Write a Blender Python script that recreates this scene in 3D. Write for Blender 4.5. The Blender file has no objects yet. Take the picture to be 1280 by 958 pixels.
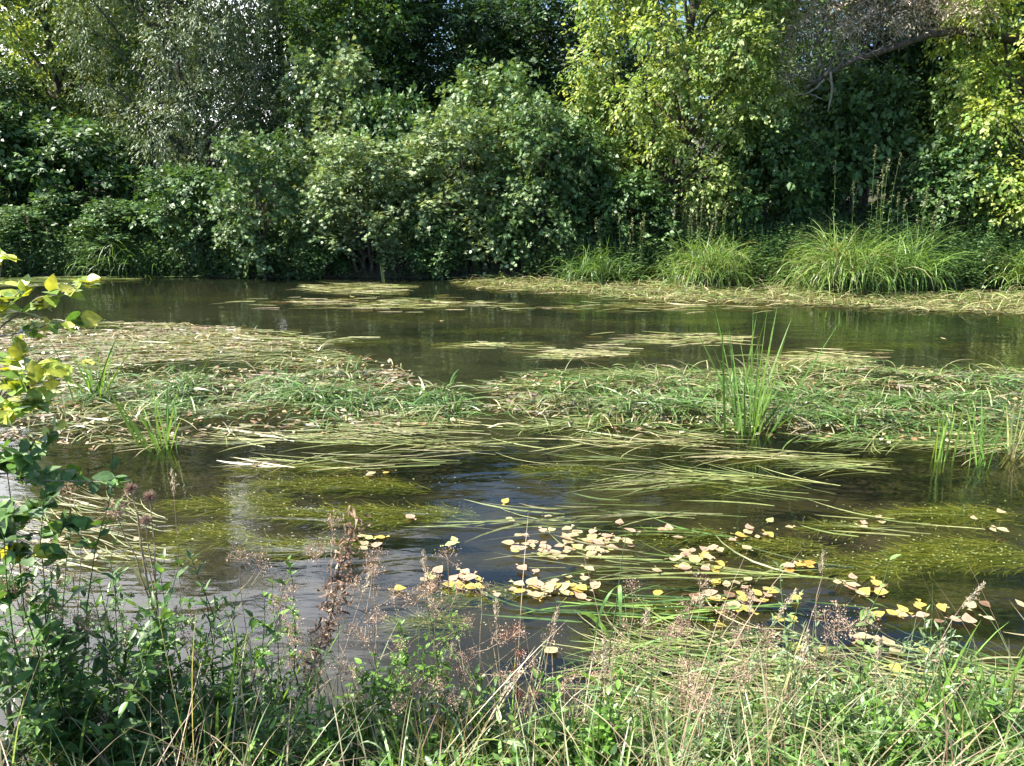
import bpy, math
import numpy as np
from mathutils import Vector
C = bpy.context.scene
R = math.radians
# ------------------------------------------------------------------ camera
H, PITCH, F = 2.2, 14.6, 967.0
cam = bpy.data.objects.new('camera', bpy.data.cameras.new('camera'))
C.collection.objects.link(cam)
cam.location = (0, 0, H); cam.rotation_euler = (R(90-PITCH), 0, 0)
cam.data.sensor_width = 36; cam.data.lens = 36*F/1280
cam.data.clip_start = 0.05; cam.data.clip_end = 1000
C.camera = cam
# ------------------------------------------------------------------ light
SUN_EL, SUN_AZ = 49, -97        # azimuth from the view direction (+Y), negative = left
sd = Vector((math.sin(R(SUN_AZ))*math.cos(R(SUN_EL)), math.cos(R(SUN_AZ))*math.cos(R(SUN_EL)), math.sin(R(SUN_EL))))
sun = bpy.data.objects.new('sun', bpy.data.lights.new('sun', 'SUN'))
C.collection.objects.link(sun)
sun.data.energy = 5.0; sun.data.angle = R(0.5); sun.data.color = (1, .94, .82)
sun.rotation_euler = sd.to_track_quat('Z', 'Y').to_euler()
W = bpy.data.worlds.new('World'); C.world = W; W.use_nodes = True
nt = W.node_tree; nt.nodes.clear()
sky = nt.nodes.new('ShaderNodeTexSky'); sky.sky_type = 'NISHITA'; sky.sun_disc = False
sky.sun_elevation = R(SUN_EL); sky.sun_rotation = R(SUN_AZ); sky.air_density = 1.0; sky.dust_density = .6; sky.ozone_density = 5
bg = nt.nodes.new('ShaderNodeBackground'); bg.inputs[1].default_value = 0.085
wo = nt.nodes.new('ShaderNodeOutputWorld')
# bright broken cloud over the left half of the sky
wt = nt.nodes.new('ShaderNodeTexCoord'); sx = nt.nodes.new('ShaderNodeSeparateXYZ'); nt.links.new(wt.outputs['Generated'], sx.inputs[0])
cn = nt.nodes.new('ShaderNodeTexNoise'); cn.inputs['Scale'].default_value = 3.2; cn.inputs['Detail'].default_value = 7; cn.inputs['Roughness'].default_value = .6; nt.links.new(wt.outputs['Generated'], cn.inputs[0])
cg = nt.nodes.new('ShaderNodeMath'); cg.operation = 'MULTIPLY_ADD'; nt.links.new(sx.outputs[0], cg.inputs[0]); cg.inputs[1].default_value = -.95; nt.links.new(cn.outputs[0], cg.inputs[2])
cm = nt.nodes.new('ShaderNodeMapRange'); nt.links.new(cg.outputs[0], cm.inputs[0]); cm.inputs[1].default_value = .66; cm.inputs[2].default_value = .80; cm.inputs[3].default_value = 0; cm.inputs[4].default_value = .9
cy = nt.nodes.new('ShaderNodeMapRange'); nt.links.new(sx.outputs[1], cy.inputs[0]); cy.inputs[1].default_value = .35; cy.inputs[2].default_value = .6
cz = nt.nodes.new('ShaderNodeMath'); cz.operation = 'MULTIPLY'; nt.links.new(cm.outputs[0], cz.inputs[0]); nt.links.new(cy.outputs[0], cz.inputs[1])   # cloud cut back to the view ahead, keeping its fill light off the foliage
ca = nt.nodes.new('ShaderNodeMix'); ca.data_type = 'RGBA'; nt.links.new(cz.outputs[0], ca.inputs[0]); nt.links.new(sky.outputs[0], ca.inputs[6]); ca.inputs[7].default_value = (16, 16, 17, 1)
nt.links.new(ca.outputs[2], bg.inputs[0]); nt.links.new(bg.outputs[0], wo.inputs[0])
C.view_settings.view_transform = 'Standard'; C.view_settings.look = 'None'
C.view_settings.exposure = 1.72; C.view_settings.gamma = 1
C.cycles.max_bounces = 7; C.cycles.diffuse_bounces = 2; C.cycles.glossy_bounces = 3
C.cycles.transmission_bounces = 4; C.cycles.transparent_max_bounces = 8
C.cycles.sample_clamp_indirect = 6; C.cycles.caustics_reflective = False; C.cycles.caustics_refractive = False
try: C.cycles.use_denoising = True; C.cycles.denoiser = 'OPENIMAGEDENOISE'
except Exception: pass
# ------------------------------------------------------------------ helpers
cp, sp = math.cos(R(PITCH)), math.sin(R(PITCH))
def ray(px, py):
    u, v = (px-640)/F, (479-py)/F
    return np.array([u, cp+v*sp, -sp+v*cp])
def G(px, py, z=0.0):                  # point on the level z seen there
    d = ray(px, py); return np.array([0, 0, H]) + d*((z-H)/d[2])
def P(px, py, Y):                      # point at distance Y seen there
    d = ray(px, py); return np.array([0, 0, H]) + d*(Y/d[1])
def unit(a): return a/np.maximum(np.linalg.norm(a, axis=-1, keepdims=True), 1e-9)
def rng(s): return np.random.default_rng(s)
def wav(p, s, f=1.0):                  # smooth noise in about -1..1
    r = rng(s); o = np.zeros(p.shape[:-1])
    for k in range(7):
        w = r.normal(size=p.shape[-1])*f*(1+.35*k); o += np.sin(p@w + r.uniform(0, 6.28))/(1+.3*k)
    return o/2.6
def link(name, me, mat, parent=None, loc=None):
    o = bpy.data.objects.new(name, me); C.collection.objects.link(o)
    if mat and not me.materials: me.materials.append(mat)
    if parent: o.parent = parent
    if loc is not None: o.location = loc
    return o
def tag(o, label=None, cat=None, group=None, kind=None):
    if label: o['label'] = label
    if cat: o['category'] = cat
    if group: o['group'] = group
    if kind: o['kind'] = kind
    return o
def empty(name, loc=(0, 0, 0), rz=0):
    o = bpy.data.objects.new(name, None); C.collection.objects.link(o)
    o.location = tuple(float(c) for c in loc); o.rotation_euler = (0, 0, rz); o.empty_display_size = .1; return o
def copy_tree(o, loc, rz, sc=(1, 1, 1)):
    c = o.copy(); C.collection.objects.link(c)
    c.location = tuple(float(v) for v in loc); c.rotation_euler = (0, 0, rz); c.scale = sc
    for ch in list(o.children):
        k = ch.copy(); C.collection.objects.link(k); k.parent = c
    return c
def mesh(V, Fc, col=None, smooth=True):
    V = np.asarray(V, np.float32).reshape(-1, 3); Fc = np.asarray(Fc, np.int32); n, k = Fc.shape
    me = bpy.data.meshes.new('m'); me.vertices.add(len(V)); me.vertices.foreach_set('co', V.ravel())
    me.loops.add(n*k); me.loops.foreach_set('vertex_index', Fc.ravel())
    me.polygons.add(n); me.polygons.foreach_set('loop_start', np.arange(0, n*k, k, dtype=np.int32))
    try: me.polygons.foreach_set('loop_total', np.full(n, k, np.int32))
    except Exception: pass
    if smooth: me.polygons.foreach_set('use_smooth', np.ones(n, bool))
    me.update(calc_edges=True)
    if col is not None:
        a = me.color_attributes.new('Col', 'FLOAT_COLOR', 'POINT')
        c4 = np.ones((len(V), 4), np.float32); c4[:, :3] = col; a.data.foreach_set('color', c4.ravel())
    return me
# leaf outlines: y = along the leaf, z = its face
T_OV = (np.array([[0, 0, 0], [-.34, .4, .07], [0, .45, 0], [.34, .4, .07], [0, 1, -.12]]), np.array([[0, 2, 1], [0, 3, 2], [2, 4, 1], [2, 3, 4]]))
T_LA = (np.array([[0, 0, 0], [-.13, .4, .03], [0, .45, 0], [.13, .4, .03], [0, 1, -.15]]), T_OV[1])
def lobed():
    ang = np.radians([-90, -50, -25, 8, 22, 55, 68, 90, 112, 125, 158, 172, 205, 230])
    r = np.array([.10, .42, .30, .62, .36, .78, .42, 1, .42, .78, .36, .62, .30, .42])
    v = np.stack([np.cos(ang)*r*.75, np.sin(ang)*r*.62+.36, np.abs(np.cos(ang))*r*.08 - .1*(np.sin(ang)*r > .6)], 1)
    v = np.vstack([[0, .34, 0], v]); n = len(ang)
    return v, np.array([[0, 1+i, 1+(i+1) % n] for i in range(n)])
T_LO = lobed()
def ovate(w=.36, bend=.12, cup=.06):   # finer leaf for near plants
    rows = [(0, 0), (.1, .55), (.28, 1), (.5, .95), (.72, .62), (.88, .3), (1, 0)]
    v = []
    for y, k in rows:
        z = -bend*y*y
        v += [[-w*k, y, z+cup*k], [0, y, z-.01], [w*k, y, z+cup*k]]
    f = []
    for i in range(len(rows)-1):
        a = 3*i; f += [[a, a+1, a+4], [a, a+4, a+3], [a+1, a+2, a+5], [a+1, a+5, a+4]]
    return np.array(v), np.array(f)
T_O2 = ovate(); T_L2 = ovate(.12, .25, .03); T_N2 = ovate(.24, .2, .05)
def leaves(t, pos, dr, nr, size, col):
    V0, F0 = t; Y = unit(dr); X = unit(np.cross(Y, nr)); Z = np.cross(X, Y)
    M = len(pos); s = np.broadcast_to(size, (M,))[:, None, None]
    V = pos[:, None] + s*(V0[None, :, 0:1]*X[:, None] + V0[None, :, 1:2]*Y[:, None] + V0[None, :, 2:3]*Z[:, None])
    Fc = F0[None] + (np.arange(M)*len(V0))[:, None, None]
    return V.reshape(-1, 3), Fc.reshape(-1, 3), np.repeat(col, len(V0), 0)
def join(parts):
    V, Fc, c, o = [], [], [], 0
    for v, f, k in parts:
        V.append(v); Fc.append(f+o); c.append(k); o += len(v)
    return np.vstack(V), np.vstack(Fc), np.vstack(c)
def pick(r, pal, n, jit=.15, w=None):
    pal = np.array(pal); i = r.choice(len(pal), n, p=w)
    j = r.choice(len(pal), n, p=w); k = r.uniform(0, .5, (n, 1))
    return np.clip((pal[i]*(1-k)+pal[j]*k)*(1+jit*r.normal(size=(n, 1))), .004, .9)
def ribbons(pts, wid, side, col):      # pts M,K,3  wid M,K  side M,3 or M,K,3
    M, K, _ = pts.shape
    if side.ndim == 2: side = np.repeat(side[:, None], K, 1)
    V = np.stack([pts-side*wid[..., None]*.5, pts+side*wid[..., None]*.5], 2).reshape(-1, 3)
    b = (np.arange(M)*K*2)[:, None, None]; k = (np.arange(K-1)*2)[None, :, None]
    Fc = (b+k+np.array([0, 1, 3, 2])[None, None]).reshape(-1, 4)
    c = np.repeat(col, K*2, 0) if col.ndim == 2 else np.repeat(col.reshape(-1, 3), 2, 0)
    return V, Fc, c
def tubes(lines, sides=6):             # lines: (points K,3 ; radii K)
    V, Fc, o = [], [], 0
    a = np.linspace(0, 2*np.pi, sides, endpoint=False)
    for pts, rad in lines:
        pts = np.asarray(pts, float); rad = np.asarray(rad, float); K = len(pts)
        t = unit(np.gradient(pts, axis=0)); ref = np.array([0.3, 1, .2]) if abs(t[0, 2]) > .7 else np.array([0, 0, 1.])
        x = unit(np.cross(t, ref)); y = np.cross(t, x)
        ring = pts[:, None]+rad[:, None, None]*(np.cos(a)[None, :, None]*x[:, None]+np.sin(a)[None, :, None]*y[:, None])
        V.append(ring.reshape(-1, 3))
        i = np.arange(K-1)[:, None]*sides; j = np.arange(sides)[None]; jn = (j+1) % sides
        Fc.append(np.stack([i+j, i+jn, i+sides+jn, i+sides+j], -1).reshape(-1, 4)+o); o += K*sides
    return np.vstack(V), np.vstack(Fc)
def curve(r, a, b, K=7, wob=.08, sag=0):
    a, b = np.array(a, float), np.array(b, float); t = np.linspace(0, 1, K)[:, None]
    L = np.linalg.norm(b-a); p = a+(b-a)*t
    w = np.cumsum(r.normal(size=(K, 3)), 0)*wob*L/K**.5; w -= w[0]+(w[-1]-w[0])*t
    p += w*.8; p[:, 2] += -sag*L*4*(t*(1-t))[:, 0]
    return p
# ------------------------------------------------------------------ materials
def mat(name):
    m = bpy.data.materials.new(name); m.use_nodes = True; n = m.node_tree.nodes; n.clear()
    return m, n, m.node_tree.links, n.new('ShaderNodeOutputMaterial')
def foliage(name, rough=.42, trans=.35, spec=.5, tint=(1.25, 1.15, .5), fine=60):
    m, n, l, out = mat(name)
    at = n.new('ShaderNodeAttribute'); at.attribute_name = 'Col'
    no = n.new('ShaderNodeTexNoise'); no.inputs['Scale'].default_value = fine
    tc = n.new('ShaderNodeTexCoord'); l.new(tc.outputs['Object'], no.inputs['Vector'])
    mr = n.new('ShaderNodeMapRange'); l.new(no.outputs[0], mr.inputs[0]); mr.inputs[1].default_value = .3; mr.inputs[2].default_value = .7
    mr.inputs[3].default_value = .7; mr.inputs[4].default_value = 1.3
    mu = n.new('ShaderNodeVectorMath'); mu.operation = 'SCALE'; l.new(at.outputs['Color'], mu.inputs[0]); l.new(mr.outputs[0], mu.inputs['Scale'])
    b = n.new('ShaderNodeBsdfPrincipled'); l.new(mu.outputs[0], b.inputs['Base Color'])
    b.inputs['Roughness'].default_value = rough; b.inputs['Specular IOR Level'].default_value = spec
    tr = n.new('ShaderNodeBsdfTranslucent'); tm = n.new('ShaderNodeVectorMath'); tm.operation = 'MULTIPLY'
    l.new(mu.outputs[0], tm.inputs[0]); tm.inputs[1].default_value = tuple(v*1.5 for v in tint); l.new(tm.outputs[0], tr.inputs[0])
    mx = n.new('ShaderNodeMixShader'); mx.inputs[0].default_value = trans
    l.new(b.outputs[0], mx.inputs[1]); l.new(tr.outputs[0], mx.inputs[2]); l.new(mx.outputs[0], out.inputs[0])
    return m
M_TREE = foliage('tree_leaves', .45, .27); M_ELDER = foliage('thin_leaves', .5, .4, .4)
M_GLOSS = foliage('glossy_leaves', .5, .2, .5)
M_GRASS = foliage('grass_blades', .4, .3, .5, fine=25); M_MAT = foliage('floating_blades', .33, .15, .6, fine=18)
M_DRY = foliage('dry_plant', .6, .15, .3, (1.1, 1, .8)); M_FALL = foliage('fallen_leaf', .4, .12, .5, (1.2, 1, .5), 70)
M_WEED = foliage('submerged_weed', .7, .1, .2)
def bark(name, c1, c2, scale=12):
    m, n, l, out = mat(name)
    tc = n.new('ShaderNodeTexCoord'); mp = n.new('ShaderNodeMapping'); mp.inputs['Scale'].default_value = (1, 1, .25)
    no = n.new('ShaderNodeTexNoise'); no.inputs['Scale'].default_value = scale; no.inputs['Detail'].default_value = 8
    cr = n.new('ShaderNodeValToRGB'); cr.color_ramp.elements[0].position = .35; cr.color_ramp.elements[1].position = .7
    cr.color_ramp.elements[0].color = (*c1, 1); cr.color_ramp.elements[1].color = (*c2, 1)
    b = n.new('ShaderNodeBsdfPrincipled'); b.inputs['Roughness'].default_value = .85
    bu = n.new('ShaderNodeBump'); bu.inputs['Strength'].default_value = .7; bu.inputs['Distance'].default_value = .02
    l.new(tc.outputs['Object'], mp.inputs[0]); l.new(mp.outputs[0], no.inputs[0]); l.new(no.outputs[0], cr.inputs[0])
    l.new(cr.outputs[0], b.inputs['Base Color']); l.new(no.outputs[0], bu.inputs['Height']); l.new(bu.outputs[0], b.inputs['Normal'])
    l.new(b.outputs[0], out.inputs[0]); return m
M_BARK = bark('bark', (.03, .024, .018), (.12, .1, .075)); M_PALE = bark('pale_bark', (.12, .1, .08), (.34, .3, .25), 20)
M_STEM = bark('green_stem', (.05, .09, .025), (.1, .14, .05), 60); M_STRAW = bark('straw_stem', (.22, .15, .1), (.42, .33, .24), 60)
M_RED = bark('red_stem', (.10, .06, .04), (.2, .12, .08), 60)
def soil():
    m, n, l, out = mat('soil')
    no = n.new('ShaderNodeTexNoise'); no.inputs['Scale'].default_value = 3; no.inputs['Detail'].default_value = 10
    g = n.new('ShaderNodeNewGeometry'); l.new(g.outputs['Position'], no.inputs[0])
    cr = n.new('ShaderNodeValToRGB'); e = cr.color_ramp.elements
    e[0].position = .3; e[0].color = (.018, .014, .009, 1); e[1].position = .7; e[1].color = (.06, .055, .028, 1)
    b = n.new('ShaderNodeBsdfPrincipled'); b.inputs['Roughness'].default_value = .9
    bu = n.new('ShaderNodeBump'); bu.inputs['Distance'].default_value = .05
    l.new(no.outputs[0], cr.inputs[0]); l.new(cr.outputs[0], b.inputs[0]); l.new(no.outputs[0], bu.inputs['Height'])
    l.new(bu.outputs[0], b.inputs['Normal']); l.new(b.outputs[0], out.inputs[0]); return m
def water_mat():
    m, n, l, out = mat('river_water')
    g = n.new('ShaderNodeNewGeometry')
    mp = n.new('ShaderNodeMapping'); mp.inputs['Scale'].default_value = (.55, 1.5, 1); l.new(g.outputs['Position'], mp.inputs[0])
    n1 = n.new('ShaderNodeTexNoise'); n1.inputs['Scale'].default_value = 1.6; n1.inputs['Detail'].default_value = 3; n1.inputs['Distortion'].default_value = .8
    n2 = n.new('ShaderNodeTexNoise'); n2.inputs['Scale'].default_value = 9; n2.inputs['Detail'].default_value = 2
    n3 = n.new('ShaderNodeTexNoise'); n3.inputs['Scale'].default_value = .5; n3.inputs['Detail'].default_value = 4
    for q in (n1, n2): l.new(mp.outputs[0], q.inputs[0])
    l.new(mp.outputs[0], n3.inputs[0])
    b1 = n.new('ShaderNodeBump'); b1.inputs['Strength'].default_value = 1; b1.inputs['Distance'].default_value = .009; l.new(n1.outputs[0], b1.inputs['Height'])
    b2 = n.new('ShaderNodeBump'); b2.inputs['Strength'].default_value = 1; b2.inputs['Distance'].default_value = .0016
    l.new(n2.outputs[0], b2.inputs['Height']); l.new(b1.outputs[0], b2.inputs['Normal'])
    tr = n.new('ShaderNodeBsdfTransparent'); tr.inputs[0].default_value = (.62, .60, .46, 1)
    df = n.new('ShaderNodeBsdfDiffuse')
    cr = n.new('ShaderNodeValToRGB'); e = cr.color_ramp.elements; e[0].position = .35; e[1].position = .65
    e[0].color = (.018, .028, .015, 1); e[1].color = (.040, .050, .026, 1); l.new(n3.outputs[0], cr.inputs[0]); l.new(cr.outputs[0], df.inputs[0])
    ma = n.new('ShaderNodeMixShader'); sy = n.new('ShaderNodeSeparateXYZ'); l.new(g.outputs['Position'], sy.inputs[0])
    sm = n.new('ShaderNodeMapRange'); l.new(sy.outputs[1], sm.inputs[0]); sm.inputs[1].default_value = 5.5; sm.inputs[2].default_value = 9.5; sm.inputs[3].default_value = .10; sm.inputs[4].default_value = .34; l.new(sm.outputs[0], ma.inputs[0])   # more murk colour farther out, painted in place of reflected sunlit trees
    l.new(tr.outputs[0], ma.inputs[1]); l.new(df.outputs[0], ma.inputs[2])
    gl = n.new('ShaderNodeBsdfGlossy'); gl.inputs['Roughness'].default_value = .03; l.new(b2.outputs[0], gl.inputs['Normal'])
    dt = n.new('ShaderNodeVectorMath'); dt.operation = 'DOT_PRODUCT'; l.new(g.outputs['Incoming'], dt.inputs[0]); l.new(b2.outputs[0], dt.inputs[1])
    def M(op, a, b_):
        q = n.new('ShaderNodeMath'); q.operation = op; q.use_clamp = True
        for i_, v_ in enumerate((a, b_)):
            if v_ is None: continue
            if isinstance(v_, float): q.inputs[i_].default_value = v_
            else: l.new(v_, q.inputs[i_])
        return q.outputs[0]
    q = n.new('ShaderNodeMath'); q.operation = 'ABSOLUTE'; l.new(dt.outputs['Value'], q.inputs[0])
    k5 = M('POWER', M('SUBTRACT', 1.0, q.outputs[0]), 4.6); fres = M('ADD', M('MULTIPLY', k5, .93), .07)   # Schlick, the same from both sides
    mx = n.new('ShaderNodeMixShader'); l.new(fres, mx.inputs[0]); l.new(ma.outputs[0], mx.inputs[1]); l.new(gl.outputs[0], mx.inputs[2])
    l.new(mx.outputs[0], out.inputs[0]); return m
# ------------------------------------------------------------------ ground and water
def shore_y(x):
    return np.interp(x, [-40, -12, -3, 0, 4, 7, 10, 40], [20, 18.7, 18.3, 18.2, 17.6, 16.4, 16.2, 17])
def near_y(x):
    return np.interp(x, [-40, -3, -1.5, 0, 1.2, 2.5, 5, 40], [2.3, 2.3, 2.35, 2.5, 2.65, 2.7, 2.75, 3])
def ground_z(x, y):
    a, b = near_y(x), shore_y(x)
    z = np.where(y < a, np.minimum((a-y)*.28, .58), 0)
    z = np.where(y > b, np.minimum((y-b)*.5, .5)+np.clip(y-b-1, 0, 60)*.1, z)
    mid = np.clip(np.minimum(y-a, b-y), 0, None); z = np.where((y >= a) & (y <= b), -np.minimum(mid*.6, .55), z)
    return z+.03*wav(np.stack([x, y], -1), 3, 1.3)*(1+.1*np.clip(y-20, 0, 30))
def sheet():
    xs = np.unique(np.concatenate([np.linspace(-14, 14, 141), np.linspace(-200, 200, 41)])); ys = np.unique(np.concatenate([np.linspace(-10, 30, 201), np.linspace(-120, 300, 43)]))
    X, Y = np.meshgrid(xs, ys); V = np.stack([X, Y, ground_z(X, Y)], -1); n, k = X.shape
    i = np.arange(n-1)[:, None]*k+np.arange(k-1)[None]
    return mesh(V, np.stack([i, i+1, i+k+1, i+k], -1).reshape(-1, 4))
tag(link('ground', sheet(), soil()), kind='structure')
wx, wy = 200, 40
tag(link('river_water', mesh([[-wx, 1.5, 0], [wx, 1.5, 0], [wx, wy, 0], [-wx, wy, 0]], [[0, 1, 2, 3]]), water_mat()), kind='structure')
# ------------------------------------------------------------------ trees and bushes
def crown(seed, blobs, pal, ls=.09, L=9, slen=.34, lai=2.2, up=.35, hang=.25, tmpl=T_OV, w=None, inner=.5, jit=.18):
    r = rng(seed); P_, D_, N_, C_, S_ = [], [], [], [], []
    la = ls*ls*.33
    for (cx, cy, cz, rx, ry, rz) in blobs:
        area = 4*np.pi*(((rx*ry)**1.6+(rx*rz)**1.6+(ry*rz)**1.6)/3)**(1/1.6)
        n = max(6, int(area*lai/la/L)); d = unit(r.normal(size=(n, 3)))
        lump = 1+.48*wav(d, int(seed*7+cx*10) % 999, 3.2)
        q = r.uniform(size=(n, 1)); rad = (1-inner*q**2.2)*lump[:, None]
        keep = r.uniform(size=n) < np.clip(.7+1.0*wav(d*1.0, seed+77, 5.5), .04, 1)
        c = np.array([cx, cy, cz])+d*rad*np.array([rx, ry, rz])
        c, d = c[keep], d[keep]; n = len(c)
        ax = unit(d*.9+np.array([0, 0, up])+.45*r.normal(size=(n, 3)))
        sc = pick(r, pal, n, jit, w)
        sd_ = unit(np.cross(ax, np.array([0, 0, 1.])+.3*r.normal(size=(n, 3))))
        sl = slen*r.uniform(.6, 1.4, n)
        n0 = unit(np.array([0, 0, 1.])+d*.75+.5*r.normal(size=(n, 3)))
        for j in range(L):
            t = (j+.4)/L; s = 1 if j % 2 else -1
            pos = c+ax*(sl*(t-.35))[:, None]+np.array([0, 0, -1.])*(sl*t*t*hang*.8)[:, None]+sd_*(s*ls*.1)+.06*slen*r.normal(size=(n, 3))
            dr = unit(ax*(.35+.6*t)+sd_*s*.9*(1.1-t)+np.array([0, 0, -hang])+.3*r.normal(size=(n, 3)))
            nr = unit(n0+.22*r.normal(size=(n, 3)))
            P_.append(pos); D_.append(dr); N_.append(nr); C_.append(sc*(1+.16*r.normal(size=(n, 1)))); S_.append(ls*r.uniform(.65, 1.25, n)*(.8+.3*np.sin(t*3)))
    return leaves(tmpl, np.vstack(P_), np.vstack(D_), np.vstack(N_), np.concatenate(S_), np.clip(np.vstack(C_), .004, .9))
def limbs(seed, blobs, h, rad, lean=(0, 0), multi=1, extra=5):
    r = rng(seed+5); lines = []
    for m in range(multi):
        top = np.array([lean[0]+r.normal()*.25*(multi > 1)*h*.4, lean[1], h*(.9 if multi == 1 else r.uniform(.6, .9))])
        base = np.array([r.normal()*.15*(multi > 1), r.normal()*.15*(multi > 1), -.3])
        t = curve(r, base, top, 12, .06); lines.append((t, np.linspace(rad, rad*.25, 12)))
        for b in blobs[m::multi]:
            c = np.array(b[:3]); i = int(np.clip(np.searchsorted(t[:, 2], c[2]-.25*h-.2), 2, 9))
            q = curve(r, t[i], c+np.array([0, 0, b[5]*.3]), 7, .09); lines.append((q, np.linspace(rad*.45*(1-i/16), rad*.08, 7)))
            for e in range(extra):
                d = unit(r.normal(size=3)+[0, 0, .5]); k = r.integers(2, 6)
                lines.append((curve(r, q[k], c+d*np.array(b[3:])*.92, 5, .1), np.linspace(rad*.14, rad*.03, 5)))
    return tubes(lines)
def woody(name, seed, blobs, h, rad, pal, bk=None, mt=None, cn='crown', multi=1, lean=(0, 0), extra=5, **k):
    e = empty(name)
    link('trunk' if multi == 1 else 'stems', mesh(*limbs(seed, blobs, h, rad, lean, multi, extra)), bk or M_BARK, e)
    V, Fc, c = crown(seed, blobs, pal, **k)
    link(cn, mesh(V, Fc, c, False), mt or M_TREE, e); return e
def blobset(seed, n, wdt, dep, z0, z1, rr):
    r = rng(seed); o = []
    for i in range(n):
        z = z0+(z1-z0)*((i+.5)/n); f = math.sqrt(max(.15, 1-((z-z0)/(z1-z0)-.4)**2*1.9)); a = i*2.4+r.uniform(-.5, .5)
        q = rr*r.uniform(.8, 1.2); k = .75*r.uniform(.6, 1)
        o.append((math.cos(a)*wdt*.5*f*k, math.sin(a)*dep*.5*f*k, z, q, q*.95, q*.75))
    return o
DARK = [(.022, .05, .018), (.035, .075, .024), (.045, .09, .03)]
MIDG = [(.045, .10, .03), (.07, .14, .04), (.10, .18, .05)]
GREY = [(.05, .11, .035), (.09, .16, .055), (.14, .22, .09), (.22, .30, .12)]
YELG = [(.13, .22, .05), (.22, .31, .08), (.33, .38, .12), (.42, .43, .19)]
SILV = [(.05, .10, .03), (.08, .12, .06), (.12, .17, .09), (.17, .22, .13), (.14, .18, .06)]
DRYT = [(.46, .37, .30), (.58, .48, .40), (.30, .27, .18)]
def place(e, x, y, label, cat, group=None, rz=0, sc=(1, 1, 1), first=False):
    loc = (x, y, float(ground_z(np.array(x), np.array(y))))
    if first: o = e; o.location = loc; o.rotation_euler = (0, 0, rz); o.scale = sc
    else: o = copy_tree(e, loc, rz, sc)
    return tag(o, label, cat, group)
def XD(px, Y): return (px-640)/F*(Y*cp+.4)
# front bushes: big leaved shrubs over the water
bA = woody('shrub', 11, blobset(11, 22, 3.0, 2.5, .25, 3.1, .40), 2.7, .05, GREY+MIDG[1:], mt=M_GLOSS, multi=4, ls=.125, tmpl=T_LO, slen=.42, hang=.3, lai=2.0, L=8, extra=1)
bB = woody('shrub', 23, blobset(23, 26, 3.3, 2.7, .25, 3.5, .41), 3.0, .05, GREY[1:]+[(.27, .33, .17)], mt=M_GLOSS, multi=4, ls=.125, tmpl=T_LO, slen=.45, hang=.3, lai=2.0, L=8, extra=1)  # palest leaf colour added to stand in for sunlit highlights
bC = woody('shrub', 37, blobset(37, 15, 2.4, 2.2, .2, 2.2, .42), 1.9, .04, MIDG, mt=M_GLOSS, multi=4, ls=.11, slen=.36, hang=.3, lai=2, extra=1)
gb = 'shrubs leaning over the far bank'
place(bA, XD(330, 18.3), 18.5, 'yellowish topped shrub at the waterline, left of the big central shrubs', 'shrub', gb, .4, (.95, .9, .98), True)
place(bB, XD(450, 18.3), 18.8, 'grey green shrub between the yellowish topped shrub and the broad central one', 'shrub', gb, 1.1, (1, 1, .82), True)
place(bB, XD(572, 18.4), 19.0, 'broad pale green shrub at the centre of the far bank, its leaves catching most sun', 'shrub', gb, 3.4, (1.15, 1, .95))
place(bA, XD(680, 18.3), 18.9, 'rounded grey green shrub just left of the tall yellow green tree', 'shrub', gb, 4.1, (1.05, 1, 1.12))
place(bA, XD(610, 20.4), 20.6, 'tall shrub rising behind the broad pale central shrub', 'shrub', gb, 2.1, (1.3, 1.2, 1.35))
place(bC, XD(236, 18.8), 19.1, 'low dark green shrub beside the yellowish topped shrub on the far bank', 'shrub', gb, 0, (1.1, 1, .95), True)
place(bC, XD(140, 19.1), 19.5, 'small dark shrub on the far bank under the silvery willow', 'shrub', gb, 2, (1.1, 1, .55))
place(bC, XD(40, 19.3), 19.6, 'low green shrub at the left edge of the far bank', 'shrub', gb, 4, (1.2, 1, .5))
place(bC, XD(800, 18.3), 18.9, 'dark green shrub at the foot of the tall yellow green tree', 'shrub', gb, 5, (.9, .9, .8))
place(bC, XD(960, 18.6), 19.2, 'dark shrub in the shaded hollow right of the tall yellow green tree', 'shrub', gb, 1, (1.3, 1.1, 1.3))
place(bC, XD(1060, 20), 20.2, 'shrub in the shaded hollow behind the large grass tussock', 'shrub', gb, 3, (1.4, 1.2, 1.7))
place(bA, XD(1010, 21.5), 21.8, 'tall dark shrub in the hollow below the bare arching limb', 'shrub', gb, 5.2, (1.3, 1.2, 1.35))
place(bC, XD(1190, 18), 18.3, 'shaded shrub under the yellow tree at the right edge', 'shrub', gb, 2.6, (1.1, 1, 1.1))
place(bB, XD(420, 21), 21.4, 'dark shrub filling the gap behind the grey green shrubs', 'shrub', gb, 2.2, (1.2, 1.1, 1.3))
for px, Y, sx, sz, lab in ((110, 21.0, 1.5, 1.3, 'dark shrub in the shade below the willow, behind the small dark shrub'), (20, 21.0, 1.3, 1.5, 'dark shrub in deep shade at the left edge behind the low green one'), (310, 18.25, .55, .5, 'small pale shrub hanging over the water below the yellowish topped shrub'), (400, 18.2, .6, .42, 'low shrub spilling over the water left of the thin reed tuft'), (545, 18.15, .7, .6, 'low shrub at the waterline in front of the broad central shrub'),
        (500, 20.2, 1.1, 1.55, 'upright dark green shrub behind the gap in the central row'), (725, 19.2, 1.0, 1.3, 'green shrub squeezed between the rounded shrub and the tall yellow green tree')):
    place(bC, XD(px, Y), Y+.3, lab, 'shrub', gb, px*.7, (sx, sx, sz))
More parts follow.
